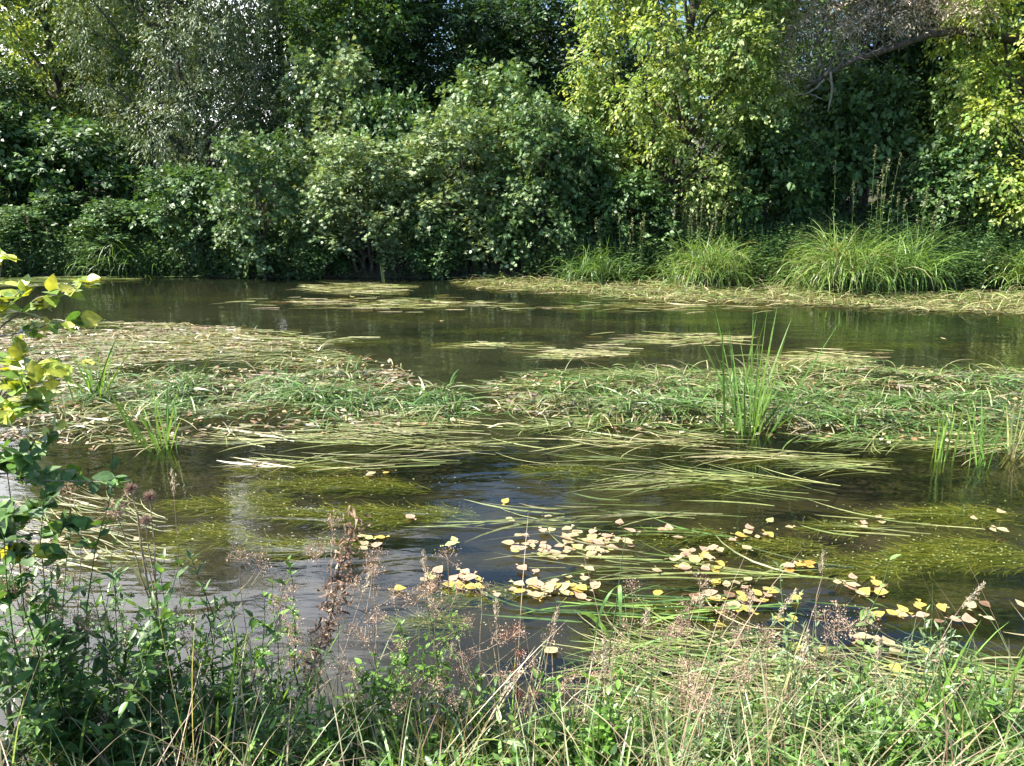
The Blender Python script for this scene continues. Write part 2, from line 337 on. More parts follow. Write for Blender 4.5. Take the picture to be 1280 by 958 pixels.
# tall trees
GOLD = [(.30, .36, .10), (.13, .24, .05), (.20, .32, .06), (.29, .38, .09), (.38, .42, .14)]
FRG = [(.10, .19, .05), (.17, .26, .07), (.26, .34, .11), (.36, .41, .17)]
tE = woody('box_elder', 51, blobset(51, 52, 6.4, 4.8, 1.1, 10.5, .66), 10, .15, FRG, mt=M_ELDER, ls=.11, slen=.55, hang=.5, up=.1, lai=1.6, L=9, extra=1)
tF = woody('box_elder', 52, blobset(52, 46, 5.6, 4.6, .9, 9.5, .66), 9, .15, GOLD, mt=M_ELDER, ls=.11, slen=.55, hang=.5, up=.1, lai=1.6, L=9, extra=1)
gt = 'trees on the far bank'
place(tE, XD(850, 19), 19.6, 'tall yellow green tree right of the centre with cascading leaves down to the bank', 'tree', gt, 0, (1, 1, 1), True)
place(tF, XD(1290, 18), 18.3, 'tree with yellow leaves at the right edge of the picture', 'tree', gt, 2.3, (1, 1, 1), True)
wil = [(b[0], b[1], b[2], b[3]*1.0, b[4], b[5]*1.25) for b in blobset(61, 36, 6.8, 4.4, 1.0, 9.5, .8)]
tW = woody('willow', 61, wil, 9, .2, SILV, ls=.11, tmpl=T_LA, slen=.6, hang=.6, up=.1, lai=1.7, L=14, extra=1, mt=M_GLOSS)
place(tW, XD(235, 21.5), 22, 'broad silvery leaved willow at the upper left of the far bank', 'tree', gt, 0, (1, 1, 1), True)
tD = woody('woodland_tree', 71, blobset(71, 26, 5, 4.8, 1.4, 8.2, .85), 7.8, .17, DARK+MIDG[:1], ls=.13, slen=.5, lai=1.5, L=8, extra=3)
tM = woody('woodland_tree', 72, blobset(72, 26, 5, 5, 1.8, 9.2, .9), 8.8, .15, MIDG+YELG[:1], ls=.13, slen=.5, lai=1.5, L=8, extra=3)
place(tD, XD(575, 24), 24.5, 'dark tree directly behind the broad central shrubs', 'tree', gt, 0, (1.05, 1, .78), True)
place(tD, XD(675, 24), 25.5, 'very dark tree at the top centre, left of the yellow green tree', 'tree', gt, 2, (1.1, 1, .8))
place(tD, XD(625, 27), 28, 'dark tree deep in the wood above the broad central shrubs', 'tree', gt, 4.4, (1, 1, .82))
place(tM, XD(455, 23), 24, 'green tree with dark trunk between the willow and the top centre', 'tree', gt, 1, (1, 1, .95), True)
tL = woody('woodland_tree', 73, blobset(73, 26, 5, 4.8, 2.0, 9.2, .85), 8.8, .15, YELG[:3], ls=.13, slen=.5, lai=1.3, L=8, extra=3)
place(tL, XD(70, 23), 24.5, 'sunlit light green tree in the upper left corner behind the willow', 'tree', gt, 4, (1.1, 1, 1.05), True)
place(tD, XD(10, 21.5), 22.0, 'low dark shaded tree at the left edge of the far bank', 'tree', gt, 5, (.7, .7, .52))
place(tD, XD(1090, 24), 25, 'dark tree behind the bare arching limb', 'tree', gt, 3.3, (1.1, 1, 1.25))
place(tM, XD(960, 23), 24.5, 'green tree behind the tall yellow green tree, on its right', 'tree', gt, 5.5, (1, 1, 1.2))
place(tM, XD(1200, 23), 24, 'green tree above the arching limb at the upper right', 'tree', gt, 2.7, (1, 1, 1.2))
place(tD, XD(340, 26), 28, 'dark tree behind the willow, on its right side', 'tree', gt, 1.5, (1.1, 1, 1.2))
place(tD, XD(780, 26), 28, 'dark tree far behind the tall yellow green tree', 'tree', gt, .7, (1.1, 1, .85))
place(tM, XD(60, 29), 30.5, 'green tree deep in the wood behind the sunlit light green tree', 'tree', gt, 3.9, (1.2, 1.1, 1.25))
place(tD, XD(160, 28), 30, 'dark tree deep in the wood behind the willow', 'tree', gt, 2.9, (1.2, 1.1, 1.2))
# leaning half dead tree, upper right
def dead_tree():
    e = empty('leaning_tree'); r = rng(88); Y = 18.5
    base = np.array([XD(1330, Y), Y+1.5, 1.0])
    pts = [base+[0, 0, -.5], P(1320, 120, Y+1.0), P(1270, 50, Y+.6), P(1200, 38, Y+.3), P(1160, 44, Y+.1), P(1110, 62, Y), P(1070, 74, Y-.1), P(1035, 92, Y-.2), P(1005, 112, Y-.3)]
    pts = np.array(pts)-base
    main = [(pts, [.2, .15, .12, .09, .075, .065, .055, .045, .03])]
    link('trunk', mesh(*tubes(main, 9)), M_BARK, e)
    pale = []
    for a, b, q in (((1038, 90), (1035, 140), .035), ((1030, 100), (1005, 118), .028), ((1005, 118), (985, 122), .02), ((985, 122), (975, 118), .015), ((1128, 45), (1115, 20), .03), ((1012, 118), (1028, 124), .02)):
        A, B = P(*a, Y-.25)-base, P(*b, Y-.3)-base; pale.append((curve(r, A, B, 6, .12), np.linspace(q, q*.4, 6)))
    [link('bare_branch', mesh(*tubes([q])), M_PALE, e) for q in pale]
    tw = []
    for i in range(50):
        k = r.uniform(2.2, 7.9); j = int(k); a = pts[j]+(pts[min(j+1, 8)]-pts[j])*(k-j)
        L = r.uniform(.5, 1.9)*(1.3 if k < 5.5 else .8); d = unit(np.array([r.normal()*.6-.25, r.normal()*.6, r.uniform(.3, 1.2)]))
        q = curve(r, a, a+d*L, 7, .14, .03); tw.append((q, np.linspace(.010, .002, 7)))
        for s in range(7):
            b = q[r.integers(1, 7)]; d2 = unit(d+r.normal(size=3)*.7); q2 = curve(r, b, b+d2*r.uniform(.2, .6), 5, .14); tw.append((q2, np.linspace(.004, .0015, 5)))
    link('twigs', mesh(*tubes(tw, 3)), M_PALE, e)
    bl = []
    for (px, py, q) in ((990, 40, .5), (1020, 10, .6), (1060, 35, .55), (1080, -10, .7), (1120, 15, .6), (1160, 5, .6), (1100, -60, .8), (1180, -50, .8), (1030, -40, .6), (1210, 10, .5), (985, 90, .3)):
        c0 = P(px, py, Y+r.normal()*.3)-base; bl.append((*c0, q, q, q*.7))
    V, Fc, c = crown(89, bl, DRYT+[(.24, .25, .14)], ls=.085, L=11, slen=.4, lai=1.6, tmpl=T_LA, hang=.5, inner=.8)
    link('crown', mesh(V, Fc, c, False), M_DRY, e)
    e.location = tuple(base); tag(e, 'half dead tree with a dark limb arching left and grey brown dry foliage', 'tree')
dead_tree()
# wood beyond
def wood():
    r = rng(5); bl = []
    for i in range(60):
        x = r.uniform(-30, 30); y = r.uniform(31, 44); q = r.uniform(1.6, 2.6)
        z = r.uniform(1, 9.5)*(1 if abs(x-1) > 6 else .45); bl.append((x, y, z+1, q, q, q))
    V, Fc, c = crown(9, bl, DARK+MIDG[:1], ls=.26, L=7, slen=.9, lai=1.2)
    tag(link('far_wood', mesh(V, Fc, c, False), M_TREE), 'dark mass of far woodland closing the background', 'woodland', kind='stuff')
wood()

# ------------------------------------------------------------------ blades
def inpoly(x, y, poly):
    c = np.zeros(x.shape, bool); n = len(poly)
    for i in range(n):
        (x1, y1), (x2, y2) = poly[i], poly[i-1]
        c ^= ((y1 > y) != (y2 > y)) & (x < (x2-x1)*(y-y1)/(y2-y1+1e-12)+x1)
    return c
def scatter(r, n, outline, gap=None, seed=0, f=1.0):     # points on the water inside an outline seen in the photograph
    poly = [tuple(G(*p)[:2]) for p in outline]; a = np.array(poly); lo, hi = a.min(0), a.max(0); out = []; m = 0
    for _ in range(60):
        q = lo+(hi-lo)*r.uniform(size=(n*2, 2)); k = inpoly(q[:, 0], q[:, 1], poly)
        if gap is not None: k &= wav(q*np.array([.6, 1.6]), seed, f) > gap+.25*r.normal(size=len(q))
        out.append(q[k]); m += k.sum()
        if m >= n: break
    q = np.vstack(out)[:n]; return q
STRAW = [(.30, .27, .15), (.40, .35, .20), (.22, .22, .10), (.16, .12, .07)]
OLIVE = [(.13, .17, .05), (.19, .22, .07), (.27, .28, .11), (.10, .13, .04)]
FRESH = [(.07, .14, .03), (.11, .20, .05), (.16, .26, .06), (.05, .10, .03)]
def flat_blades(r, q, ang, spread, L, w, pal, z=(.004, .03), K=6, bend=.25, wts=None):
    n = len(q); a = np.radians(ang)+np.radians(spread)*r.normal(size=n); L = L*r.uniform(.45, 1.3, n); cv = bend*r.normal(size=n)
    t = np.linspace(0, 1, K)[None]; th = a[:, None]+cv[:, None]*t*1.5; st = L[:, None]/(K-1)
    x = q[:, :1]+np.cumsum(np.cos(th)*st, 1)-np.cos(th[:, :1])*L[:, None]*.5; y = q[:, 1:]+np.cumsum(np.sin(th)*st, 1)-np.sin(th[:, :1])*L[:, None]*.5
    zz = r.uniform(z[0], z[1], n)[:, None]+.006*np.abs(wav(np.stack([x, y], -1), 4, 6))
    p = np.stack([x, y, zz], -1); sd_ = np.stack([-np.sin(th), np.cos(th), .35*r.normal(size=(n, 1))*np.ones_like(x)], -1)
    wd = w*r.uniform(.6, 1.3, n)[:, None]*np.array([.6, 1, 1, .95, .7, .15])[None, :K]
    return ribbons(p, wd, unit(sd_), pick(r, pal, n, .2, wts))
def tangle(r, q, hgt, L, w, pal, lean=.5, wts=None, flow=0.0, z0=0.0, arch=(.5, 1.7), relief=0):   # blades that rise and fall over
    n = len(q); K = 7; a = r.uniform(0, 6.283, n); L = L*r.uniform(.5, 1.3, n); t = np.linspace(0, 1, K)[None]
    hx, hy = np.cos(a)[:, None]+flow, np.sin(a)[:, None]; e0 = np.radians(r.uniform(25, 85, n))[:, None]; e = e0-np.radians(110)*r.uniform(*arch, n)[:, None]*t**1.3
    st = L[:, None]/(K-1); hor = np.cumsum(np.cos(e)*st, 1); ver = np.cumsum(np.sin(e)*st, 1)*hgt
    if relief: z0 = relief*np.clip(wav(q*np.array([1, 2.2]), 55, 2.2), 0, 1)
    z = np.maximum((z0 if np.isscalar(z0) else z0[:, None])+ver, .006+.01*r.uniform(size=(n, 1)) if (np.isscalar(z0) or relief) else -9)
    p = np.stack([q[:, :1]+hx*hor, q[:, 1:]+hy*hor, z], -1)
    sd_ = np.stack([-np.sin(a), np.cos(a), .4*r.normal(size=n)], -1)
    wd = w*r.uniform(.6, 1.3, n)[:, None]*np.array([.7, 1, 1, .95, .8, .5, .08])[None]
    return ribbons(p, wd, unit(sd_), pick(r, pal, n, .2, wts))
def stuff(name, parts, m, label, cat):
    V, Fc, c = join(parts); tag(link(name, mesh(V, Fc, c), m), label, cat, kind='stuff')
MND = [(.04, .09, .02), (.06, .13, .028), (.09, .17, .04), (.14, .22, .06), (.07, .14, .03), (.30, .30, .18)]
# mid-river mats
r = rng(101)
left_mat = [(-60, 400), (60, 402), (180, 405), (300, 410), (420, 440), (500, 462), (590, 500), (585, 530), (420, 545), (240, 552), (90, 568), (-60, 575)]
right_mat = [(612, 478), (680, 466), (780, 462), (900, 466), (1010, 455), (1120, 462), (1340, 462), (1340, 566), (1200, 562), (1080, 556), (960, 552), (800, 545), (640, 540), (612, 515)]
mid = [(90, 560), (430, 535), (600, 525), (680, 535), (860, 545), (1290, 558), (1290, 570), (900, 560), (700, 562), (560, 560), (300, 558)]
parts = [flat_blades(r, scatter(r, 1600, left_mat, .3, 1, 2.1), 178, 22, .5, .009, OLIVE+STRAW[1:3]+FRESH[:2]),
         flat_blades(r, scatter(r, 1900, right_mat, .22, 2, 2.1), 182, 26, .5, .010, OLIVE+FRESH[:2]),
         flat_blades(r, scatter(r, 300, mid, .1, 3, 1.4), 176, 12, .65, .010, OLIVE+STRAW[:2])]
FLK = [(.26, .21, .14), (.22, .15, .09), (.14, .16, .06), (.12, .08, .05), (.36, .30, .24), (.16, .20, .07)]
far_l = [(-60, 400), (60, 402), (180, 404), (310, 410), (270, 425), (430, 425), (300, 445), (480, 470), (300, 478), (60, 485), (-60, 490)]
for sd9, n9, ol, gp, ff in ((41, 3400, far_l, .22, 1.5), (42, 1800, left_mat, .35, 2.4), (43, 1800, right_mat, .3, 2.4)):
    parts.append(flat_blades(r, scatter(r, n9, ol, gp, sd9, ff), 180, 30, .16, .028, FLK, z=(.003, .015), bend=.8))
stuff('floating_grass', parts, M_MAT, 'pale flattened grass blades matted on the water across the middle of the river', 'water grass')
mound_l = [(120, 470), (250, 480), (330, 478), (440, 470), (570, 500), (585, 525), (480, 530), (330, 528), (180, 520), (90, 510)]
mound_r = [(630, 485), (760, 480), (900, 478), (1060, 470), (1340, 480), (1340, 545), (1150, 540), (960, 540), (820, 530), (680, 510)]
parts = [tangle(r, scatter(r, 2000, mound_l, .36, 5, 2.4), .36, .42, .0125, MND, relief=.14), tangle(r, scatter(r, 3200, mound_r, .3, 6, 2.3), .36, .42, .0125, MND, relief=.18),
         tangle(r, scatter(r, 1100, left_mat, .25, 8, 1.8), .45, .4, .010, OLIVE+STRAW), tangle(r, scatter(r, 900, right_mat, .1, 9, 1.8), .5, .4, .010, OLIVE+STRAW)]
stuff('tangled_grass', parts, M_MAT, 'green grass blades rising and flopping over on the mid river mats', 'water grass')
# strip of mat along the far bank
far_strip = [(575, 352), (640, 347), (760, 352), (880, 352), (1000, 358), (1100, 368), (1340, 366), (1340, 396), (1230, 392), (1100, 386), (950, 380), (820, 378), (700, 366), (610, 362)]
parts = [flat_blades(r, scatter(r, 3600, far_strip, -.7, 11, .8), 180, 20, .7, .02, OLIVE+STRAW+[(.2, .15, .09)]), tangle(r, scatter(r, 2600, far_strip, -.45, 12, .8), .45, .5, .018, OLIVE+STRAW+FRESH[:2])]
left_strip = [(-40, 350), (120, 346), (260, 345), (250, 352), (100, 358), (-40, 358)]; cs = [(380, 357), (470, 354), (520, 358), (500, 370), (400, 367)]
parts += [flat_blades(r, scatter(r, 260, left_strip, -.2, 13, .6), 180, 8, .8, .016, OLIVE+FRESH[:2]), flat_blades(r, scatter(r, 160, cs, -.4, 14, .8), 180, 10, .7, .016, OLIVE+STRAW[:2])]
stuff('bankside_grass', parts, M_MAT, 'straw coloured and green matted grass along the foot of the far bank', 'water grass')
OLV2 = [(.11, .15, .045), (.17, .20, .07), (.24, .25, .10), (.08, .12, .03), (.16, .15, .08)]
# long loose blades lying on the near water
parts = []
for (px, py, w_, d_, n, ang, L, pal) in ((825, 603, 60, 12, 36, 187, .7, OLV2), (770, 578, 60, 5, 14, 174, .6, OLV2), (950, 572, 90, 6, 34, 170, .7, OLIVE+STRAW[:2]), (900, 600, 50, 6, 24, 170, .7, OLIVE), (810, 645, 70, 5, 18, 180, .6, OLV2), (690, 655, 50, 4, 11, 184, .6, OLV2), (850, 668, 60, 4, 14, 176, .7, OLIVE+FRESH), (720, 638, 80, 6, 14, 184, .6, OLV2),
        (780, 706, 110, 20, 22, 177, .6, OLV2), (980, 620, 90, 20, 18, 168, .7, OLIVE), (1050, 585, 60, 12, 35, 172, .6, OLIVE), (530, 556, 110, 6, 26, 180, .5, OLIVE), (330, 583, 60, 5, 8, 178, .5, STRAW), (940, 720, 90, 14, 22, 172, .7, OLIVE),
        (1100, 660, 120, 20, 14, 170, .6, OLIVE), (660, 660, 90, 8, 7, 182, .6, OLV2), (470, 575, 150, 14, 50, 186, .6, OLIVE+STRAW[:1]), (860, 760, 160, 20, 40, 178, .6, FRESH)):
    q = np.array([G(px+r.normal()*w_*.5, py+r.normal()*d_*.5)[:2] for _ in range(int(n))]); parts.append(flat_blades(r, q, ang, 6, L, .010, pal, bend=.28))
near_mat = [(760, 810), (900, 785), (1040, 780), (1180, 800), (1330, 790), (1330, 930), (760, 930)]
parts.append(flat_blades(r, scatter(r, 800, near_mat, .0, 21, 2.2), 172, 17, .45, .008, FRESH+OLIVE+STRAW[:2], bend=.45))
lm = [(-30, 640), (60, 620), (150, 625), (210, 650), (190, 700), (60, 740), (-30, 740)]
parts.append(flat_blades(r, scatter(r, 230, lm, None), 160, 10, .45, .006, STRAW[:2]+OLIVE[:2]))
stuff('loose_blades', parts, M_MAT, 'long olive blades floating side by side on the near water', 'water grass')
# submerged weed
def weed(r, cx, cy, w_, d_, n, ang, pal, z=(-.008, -.06)):
    an, ra = r.uniform(0, 6.283, n), np.sqrt(r.uniform(0, 1, n)); ra *= 1+.3*np.sin(an*3+cx)+.15*r.normal(size=n); q = np.array([G(cx+math.cos(b)*c*w_*.55, cy+math.sin(b)*c*d_*.5)[:2] for b, c in zip(an, ra)]) if n > 1 else np.array([G(cx, cy)[:2]]); return flat_blades(r, q, ang, 14, .20, .0048, pal, z=(z[1], z[0]), bend=.4)
spk = []
WEED = [(.17, .23, .03), (.27, .31, .06), (.40, .40, .11), (.11, .16, .02)]
parts = []
for (a, b, w_, d_, n) in ((360, 583, 130, 12, 420), (420, 603, 180, 14, 900), (300, 628, 120, 22, 900), (400, 640, 110, 14, 500), (480, 640, 120, 20, 600), (270, 665, 90, 20, 600), (380, 680, 110, 16, 500), (560, 640, 50, 14, 200), (700, 585, 80, 10, 300),
        (1000, 572, 160, 8, 300), (1180, 640, 150, 14, 700), (1200, 690, 170, 30, 1600), (1060, 706, 150, 20, 1000), (980, 680, 100, 14, 500), (860, 668, 100, 14, 400), (920, 600, 130, 14, 400), (1060, 655, 70, 10, 250), (600, 740, 90, 18, 350), (545, 775, 70, 16, 250),
        (850, 765, 80, 16, 350), (500, 395, 200, 12, 700), (430, 425, 160, 8, 500), (640, 412, 160, 6, 500), (600, 430, 120, 6, 400), (760, 440, 160, 8, 400), (250, 372, 160, 5, 300), (850, 400, 200, 6, 400), (1120, 430, 160, 8, 500), (1000, 440, 100, 10, 400), (200, 690, 80, 18, 250)):
    parts.append(weed(r, a, b, w_, d_, int(n*2.0), 175, WEED))
    m = int(n*.16); q = np.array([G(a+r.normal()*w_*.42, b+r.normal()*d_*.42)[:2] for _ in range(m)]) if b > 560 else None
    if q is not None: spk.append(flat_blades(r, q, 180, 40, .014, .006, OLIVE+[(.3, .3, .12)], z=(.003, .005)))
stuff('floating_specks', spk, M_MAT, 'specks of weed breaking the surface over the submerged beds', 'water weed')
stuff('submerged_weed', parts, M_WEED, 'olive green water weed combed out by the current just under the surface', 'water weed')
parts = []
for (a, b, w_, d_, n) in ((500, 380, 160, 8, 260), (730, 443, 60, 6, 110), (300, 425, 120, 10, 300), (220, 430, 120, 14, 300), (420, 345, 60, 3, 40), (860, 425, 90, 8, 120), (1030, 450, 60, 10, 220), (620, 432, 60, 4, 40), (800, 385, 200, 5, 120)):
    q = np.array([G(a+r.normal()*w_*.5, b+r.normal()*d_*.5)[:2] for _ in range(n)]); parts.append(flat_blades(r, q, 180, 12, .5, .02, OLIVE+STRAW, z=(.003, .012), bend=.3))
stuff('drifting_weed', parts, M_MAT, 'thin rafts of yellowish weed drifting on the far open water', 'water weed')
# bits of leaf litter caught in the mats
n = 1700; q = np.vstack([scatter(r, 800, left_mat, -.2, 31, 1.2), scatter(r, 500, right_mat, -.1, 32, 1.2), scatter(r, 400, far_strip, -.3, 33, 1)])
LIT = [(.45, .38, .24), (.38, .25, .12), (.25, .12, .06), (.52, .47, .30), (.20, .13, .08)]
pos = np.column_stack([q, r.uniform(.03, .06, n)]); dr = np.column_stack([r.normal(size=(n, 2)), .1*r.normal(size=n)])
stuff('leaf_litter', [leaves(T_OV, pos, dr, np.array([0, 0, 1.])+.25*r.normal(size=(n, 3)), r.uniform(.03, .075, n), pick(r, LIT, n))], M_FALL, 'brown and cream leaf litter caught in the grass mats', 'leaf litter')
# ------------------------------------------------------------------ clumps of upright blades
def clump(name, base, blades, m, label, cat='reeds', group=None, pal=FRESH, w=.012, wts=None, seed=0):
    """blades: (lean x, lean y, height, droop) per blade"""
    r = rng(seed); B = np.array(blades); n = len(B); K = 9; t = np.linspace(0, 1, K)[None]
    root = .10*r.normal(size=(n, 2))*np.clip(B[:, 2:3], .3, 1)
    x = root[:, :1]+B[:, :1]*t+B[:, :1]*t**2.2*B[:, 3:4]*1.5; y = root[:, 1:]+B[:, 1:2]*t+B[:, 1:2]*t**2.2*B[:, 3:4]*1.5
    z = -.1+(B[:, 2:3]+.1)*(t-B[:, 3:4]*.8*t**3)
    a = r.uniform(0, 3.14, n); sd_ = np.stack([np.cos(a), np.sin(a), 0*a], -1)
    wd = w*r.uniform(.7, 1.25, n)[:, None]*np.array([.8, 1, 1, 1, .95, .85, .65, .4, .05])[None]
    c0 = pick(r, pal, n, .18, wts)
    e = empty(name, base)
    k = max(1, n//2); 
    V, Fc, c = ribbons(np.stack([x, y, z], -1), wd, sd_, c0); link('blades', mesh(V, Fc, c), m, e)
    return tag(e, label, cat, group)
def fan(r, n, h, spread, droop=.1, hj=.35, bias=0):
    o = []
    for i in range(n):
        a = r.uniform(0, 6.283); s = spread*r.uniform(.1, 1); hh = h*r.uniform(1-hj, 1); o.append((math.cos(a)*s+bias, math.sin(a)*s, hh, abs(r.normal())*droop))
    return o
REED = [(.07, .16, .03), (.10, .20, .04), (.16, .27, .06)]
gr = 'reed clumps standing in the river'; r = rng(202)
clump('reed_clump', G(938, 541), fan(r, 36, 1.2, .78, .06, .55), M_GRASS, 'tall fan of upright green reeds on the right hand mat', 'reeds', gr, REED, .018, seed=1)
clump('reed_clump', G(118, 500), fan(r, 26, .8, .5, .2, .5, .05), M_GRASS, 'small reed clump on the left hand mat beside the yellow leaved sapling', 'reeds', gr, REED, .02, seed=2)
clump('reed_clump', G(203, 562), fan(r, 20, .72, .3, .05, .6, -.1), M_GRASS, 'reed clump at the front edge of the left hand mat', 'reeds', gr, REED, .02, seed=3)
clump('reed_clump', G(1180, 578), fan(r, 8, .62, .10, .05, .5), M_GRASS, 'slim pale green reed tuft standing in front of the right hand mat', 'reeds', gr, [(.2, .34, .06), (.26, .4, .09)], .016, seed=4)
clump('reed_clump', G(1228, 582), fan(r, 16, .72, .22, .12, .6), M_GRASS, 'dark based reed clump in open water near the right edge', 'reeds', gr, REED, .014, seed=5)
clump('reed_clump', G(1262, 572), fan(r, 22, .6, .5, .5, .5, .2), M_GRASS, 'bleached flopping grass clump at the right edge of the right hand mat', 'reeds', gr, STRAW[:3]+OLIVE[:2], .013, seed=6)
clump('reed_clump', G(480, 352), fan(r, 7, .55, .1, .05, .5, -.05), M_GRASS, 'thin reed tuft in the water before the central shrubs', 'reeds', gr, [(.25, .3, .1)], .02, seed=7)
clump('reed_clump', G(232, 492), fan(r, 14, .5, .3, .2, .5, .15), M_GRASS, 'short leaning blades behind the front reed clump of the left hand mat', 'reeds', gr, REED, .012, seed=8)
clump('reed_clump', G(400, 508), fan(r, 26, .32, .3, .5, .5, .1), M_GRASS, 'low dark green grass tuft at the middle of the left hand mat', 'reeds', gr, FRESH, .012, seed=9)
clump('reed_clump', G(570, 520), fan(r, 16, .26, .25, .5, .5, .1), M_GRASS, 'small grass tuft at the tip of the left hand mat', 'reeds', gr, FRESH, .011, seed=10)
clump('reed_clump', G(745, 497), fan(r, 30, .34, .35, .5, .5), M_GRASS, 'low grass tuft at the left end of the right hand mat', 'reeds', gr, FRESH, .012, seed=11)
clump('reed_clump', G(1100, 510), fan(r, 26, .3, .35, .5, .5), M_GRASS, 'low grass tuft right of the tall fan of reeds', 'reeds', gr, FRESH, .012, seed=12)
# tussocks on the far bank
gt2 = 'grass tussocks on the far bank'
def tussock(px, Y, h, w_, n, pal, label, seed, base_z=.1, bias=0, k=.75):
    r = rng(seed); x0 = XD(px, Y); q = np.column_stack([r.normal(size=n)*w_*.26, r.normal(size=n)*.4]); z0 = np.clip(1-(q[:, 0]/(w_*.55))**2, 0, 1)*h*.45+bias*q[:, 0]*.5
    V, Fc, c = tangle(r, q, 1.0, h*1.02, .016, pal, z0=np.maximum(z0-.25, -.3), arch=(.35, 1.7)); V[:, 2] = np.maximum(V[:, 2], -.25)
    e = empty('grass_tussock', (x0, Y, base_z)); link('blades', mesh(V, Fc, c), M_GRASS, e); tag(e, label, 'grass tussock', gt2)
BRI = [(.16, .27, .05), (.22, .34, .08), (.12, .2, .04), (.28, .36, .12)]
BR2 = BRI[:3]+FRESH+OLIVE[:1]+STRAW[:1]
tussock(885, 16.9, .95, 1.45, 1000, BR2, 'bright rounded grass tussock under the tall yellow green tree', 301)
tussock(1050, 16.0, 1.05, 1.35, 1500, BR2, 'largest bright green grass tussock sloping up from the water on the right', 302, bias=.35)
tussock(1125, 16.2, 1.1, 1.2, 800, FRESH+BRI[:1], 'shaded grass tussock joined to the right side of the largest tussock', 305)
tussock(745, 17.7, .75, 1.5, 800, FRESH, 'dark green grass tussock beside the big central shrubs', 303)
tussock(1275, 16.3, .85, 1.0, 600, BR2, 'pale grass tussock under the tree at the right edge', 304)
tussock(160, 19.0, .9, 1.6, 700, FRESH, 'drooping dark grass tussock on the left part of the far bank', 306)
# undergrowth covering the far bank
def sprigs(r, x, y, z, h, per, ls, pal, tmpl=T_OV, lean=.25, stem=True, hang=.2, w=None):
    n = len(x); ax = unit(np.column_stack([lean*r.normal(size=(n, 2)), np.ones(n)])); hh = h*r.uniform(.55, 1.15, n); o = []
    b = np.column_stack([x, y, z]); c0 = pick(r, pal, n, .15, w)
    for j in range(per):
        t = (j+1)/per*np.ones(n)-.1*r.uniform(size=n); a = j*2.4+r.uniform(0, 6.28, n); s = np.column_stack([np.cos(a), np.sin(a), np.zeros(n)])
        o.append(leaves(tmpl, b+ax*(hh*t)[:, None], unit(s+ax*.5-np.array([0, 0, hang])), ax+.2*s*0+.3*r.normal(size=(n, 3)), ls*r.uniform(.6, 1.2, n)*(1.15-.5*t), c0*(1+.15*r.normal(size=(n, 1)))))
    v, f, c = join(o); c = np.clip(c, .004, .9)
    if stem:
        p = np.stack([b, b+ax*hh[:, None]], 1); wd = np.full((n, 2), .006); sv, sf, sc = ribbons(p, wd, np.tile([[1., 0, 0]], (n, 1)), c0*.8)
        sf3 = np.vstack([sf[:, :3], sf[:, [0, 2, 3]]]); v, f, c = join([(v, f, c), (sv, sf3, sc)])
    return v, f, c
r = rng(401); n = 15000; x = r.uniform(-15, 14, n); y = shore_y(x)-.12+np.abs(r.normal(size=n))*2.2
k = ~((x > -7) & (x < .3) & (y < shore_y(x)+.7) & (r.uniform(size=n) < .85)); x, y = x[k], y[k]; n = len(x)
x2 = r.uniform(-14, -4.5, 3000); y2 = shore_y(x2)+np.abs(r.normal(size=3000))*.9; V2 = sprigs(r, x2, y2, ground_z(x2, y2), .75, 9, .10, [(.09, .18, .04), (.13, .24, .06), (.07, .14, .03)], hang=.3)
V1 = sprigs(r, x, y, np.maximum(ground_z(x, y), -.05), .8, 9, .11, DARK[1:]+MIDG, w=None, hang=.5)
tag(link('undergrowth', mesh(*join([V1, V2]), False), M_TREE), 'low leafy undergrowth covering the far bank', 'undergrowth', kind='stuff')
# taller weeds with spikes on the far bank
gw = 'tall weeds on the far bank'
def tall_weed(px, Y, h, label, seed, pal=GREY+YELG[:1], n=9, sp=.35, spk=[(.16, .12, .07), (.22, .24, .11), (.12, .15, .06)]):
    r = rng(seed); x0 = XD(px, Y); x = r.normal(size=n)*sp; y = r.normal(size=n)*sp*.6; z = np.full(n, 0.)
    e = empty('tall_weed', (x0, Y, float(ground_z(np.array(x0), np.array(Y)))))
    ls = [(curve(r, (a, b, -.1), (a*1.3, b*1.3, h*r.uniform(.6, 1)), 5, .04), np.linspace(.008, .003, 5)) for a, b in zip(x, y)]
    link('stems', mesh(*tubes(ls, 4)), M_STEM, e); o = []
    for (p, _) in ls:
        k = 44; t = r.uniform(.1, 1, k); q = np.stack([np.interp(t, np.linspace(0, 1, 5), p[:, i]) for i in range(3)], 1); o.append(leaves(T_LA, q, unit(r.normal(size=(k, 3))*[1, 1, .4]), np.array([0, 0, 1.])+.3*r.normal(size=(k, 3)), .16*(1.25-t), pick(r, pal, k)))
    V, Fc, c = join(o); link('foliage', mesh(V, Fc, c, False), M_TREE, e)
    for (p, _) in ls:
        k = 30; q = p[-1]+np.column_stack([.012*r.normal(size=(k, 2)), np.linspace(-.22, .05, k)]); V, Fc, c = leaves(T_OV, q, r.normal(size=(k, 3))+[0, 0, .8], r.normal(size=(k, 3)), .04, pick(r, spk, k)); link('seed_spike', mesh(V, Fc, c, False), M_DRY, e)
    tag(e, label, 'weeds', gw)
tall_weed(872, 17.4, 1.9, 'tall weeds with reddish seed spikes behind the bright rounded tussock', 501)
tall_weed(800, 17.8, 1.5, 'tall weeds at the foot of the tall yellow green tree, left of the rounded tussock', 502)
tall_weed(1095, 17.0, 2.6, 'very tall pale weeds standing behind the largest grass tussock', 503, n=8, pal=MIDG+YELG[:2])
tall_weed(1150, 17.0, 1.6, 'leafy weeds between the largest grass tussock and the right hand tree', 504)
tall_weed(40, 19.0, 1.3, 'weeds with pinkish seed heads near the left edge of the far bank', 505)
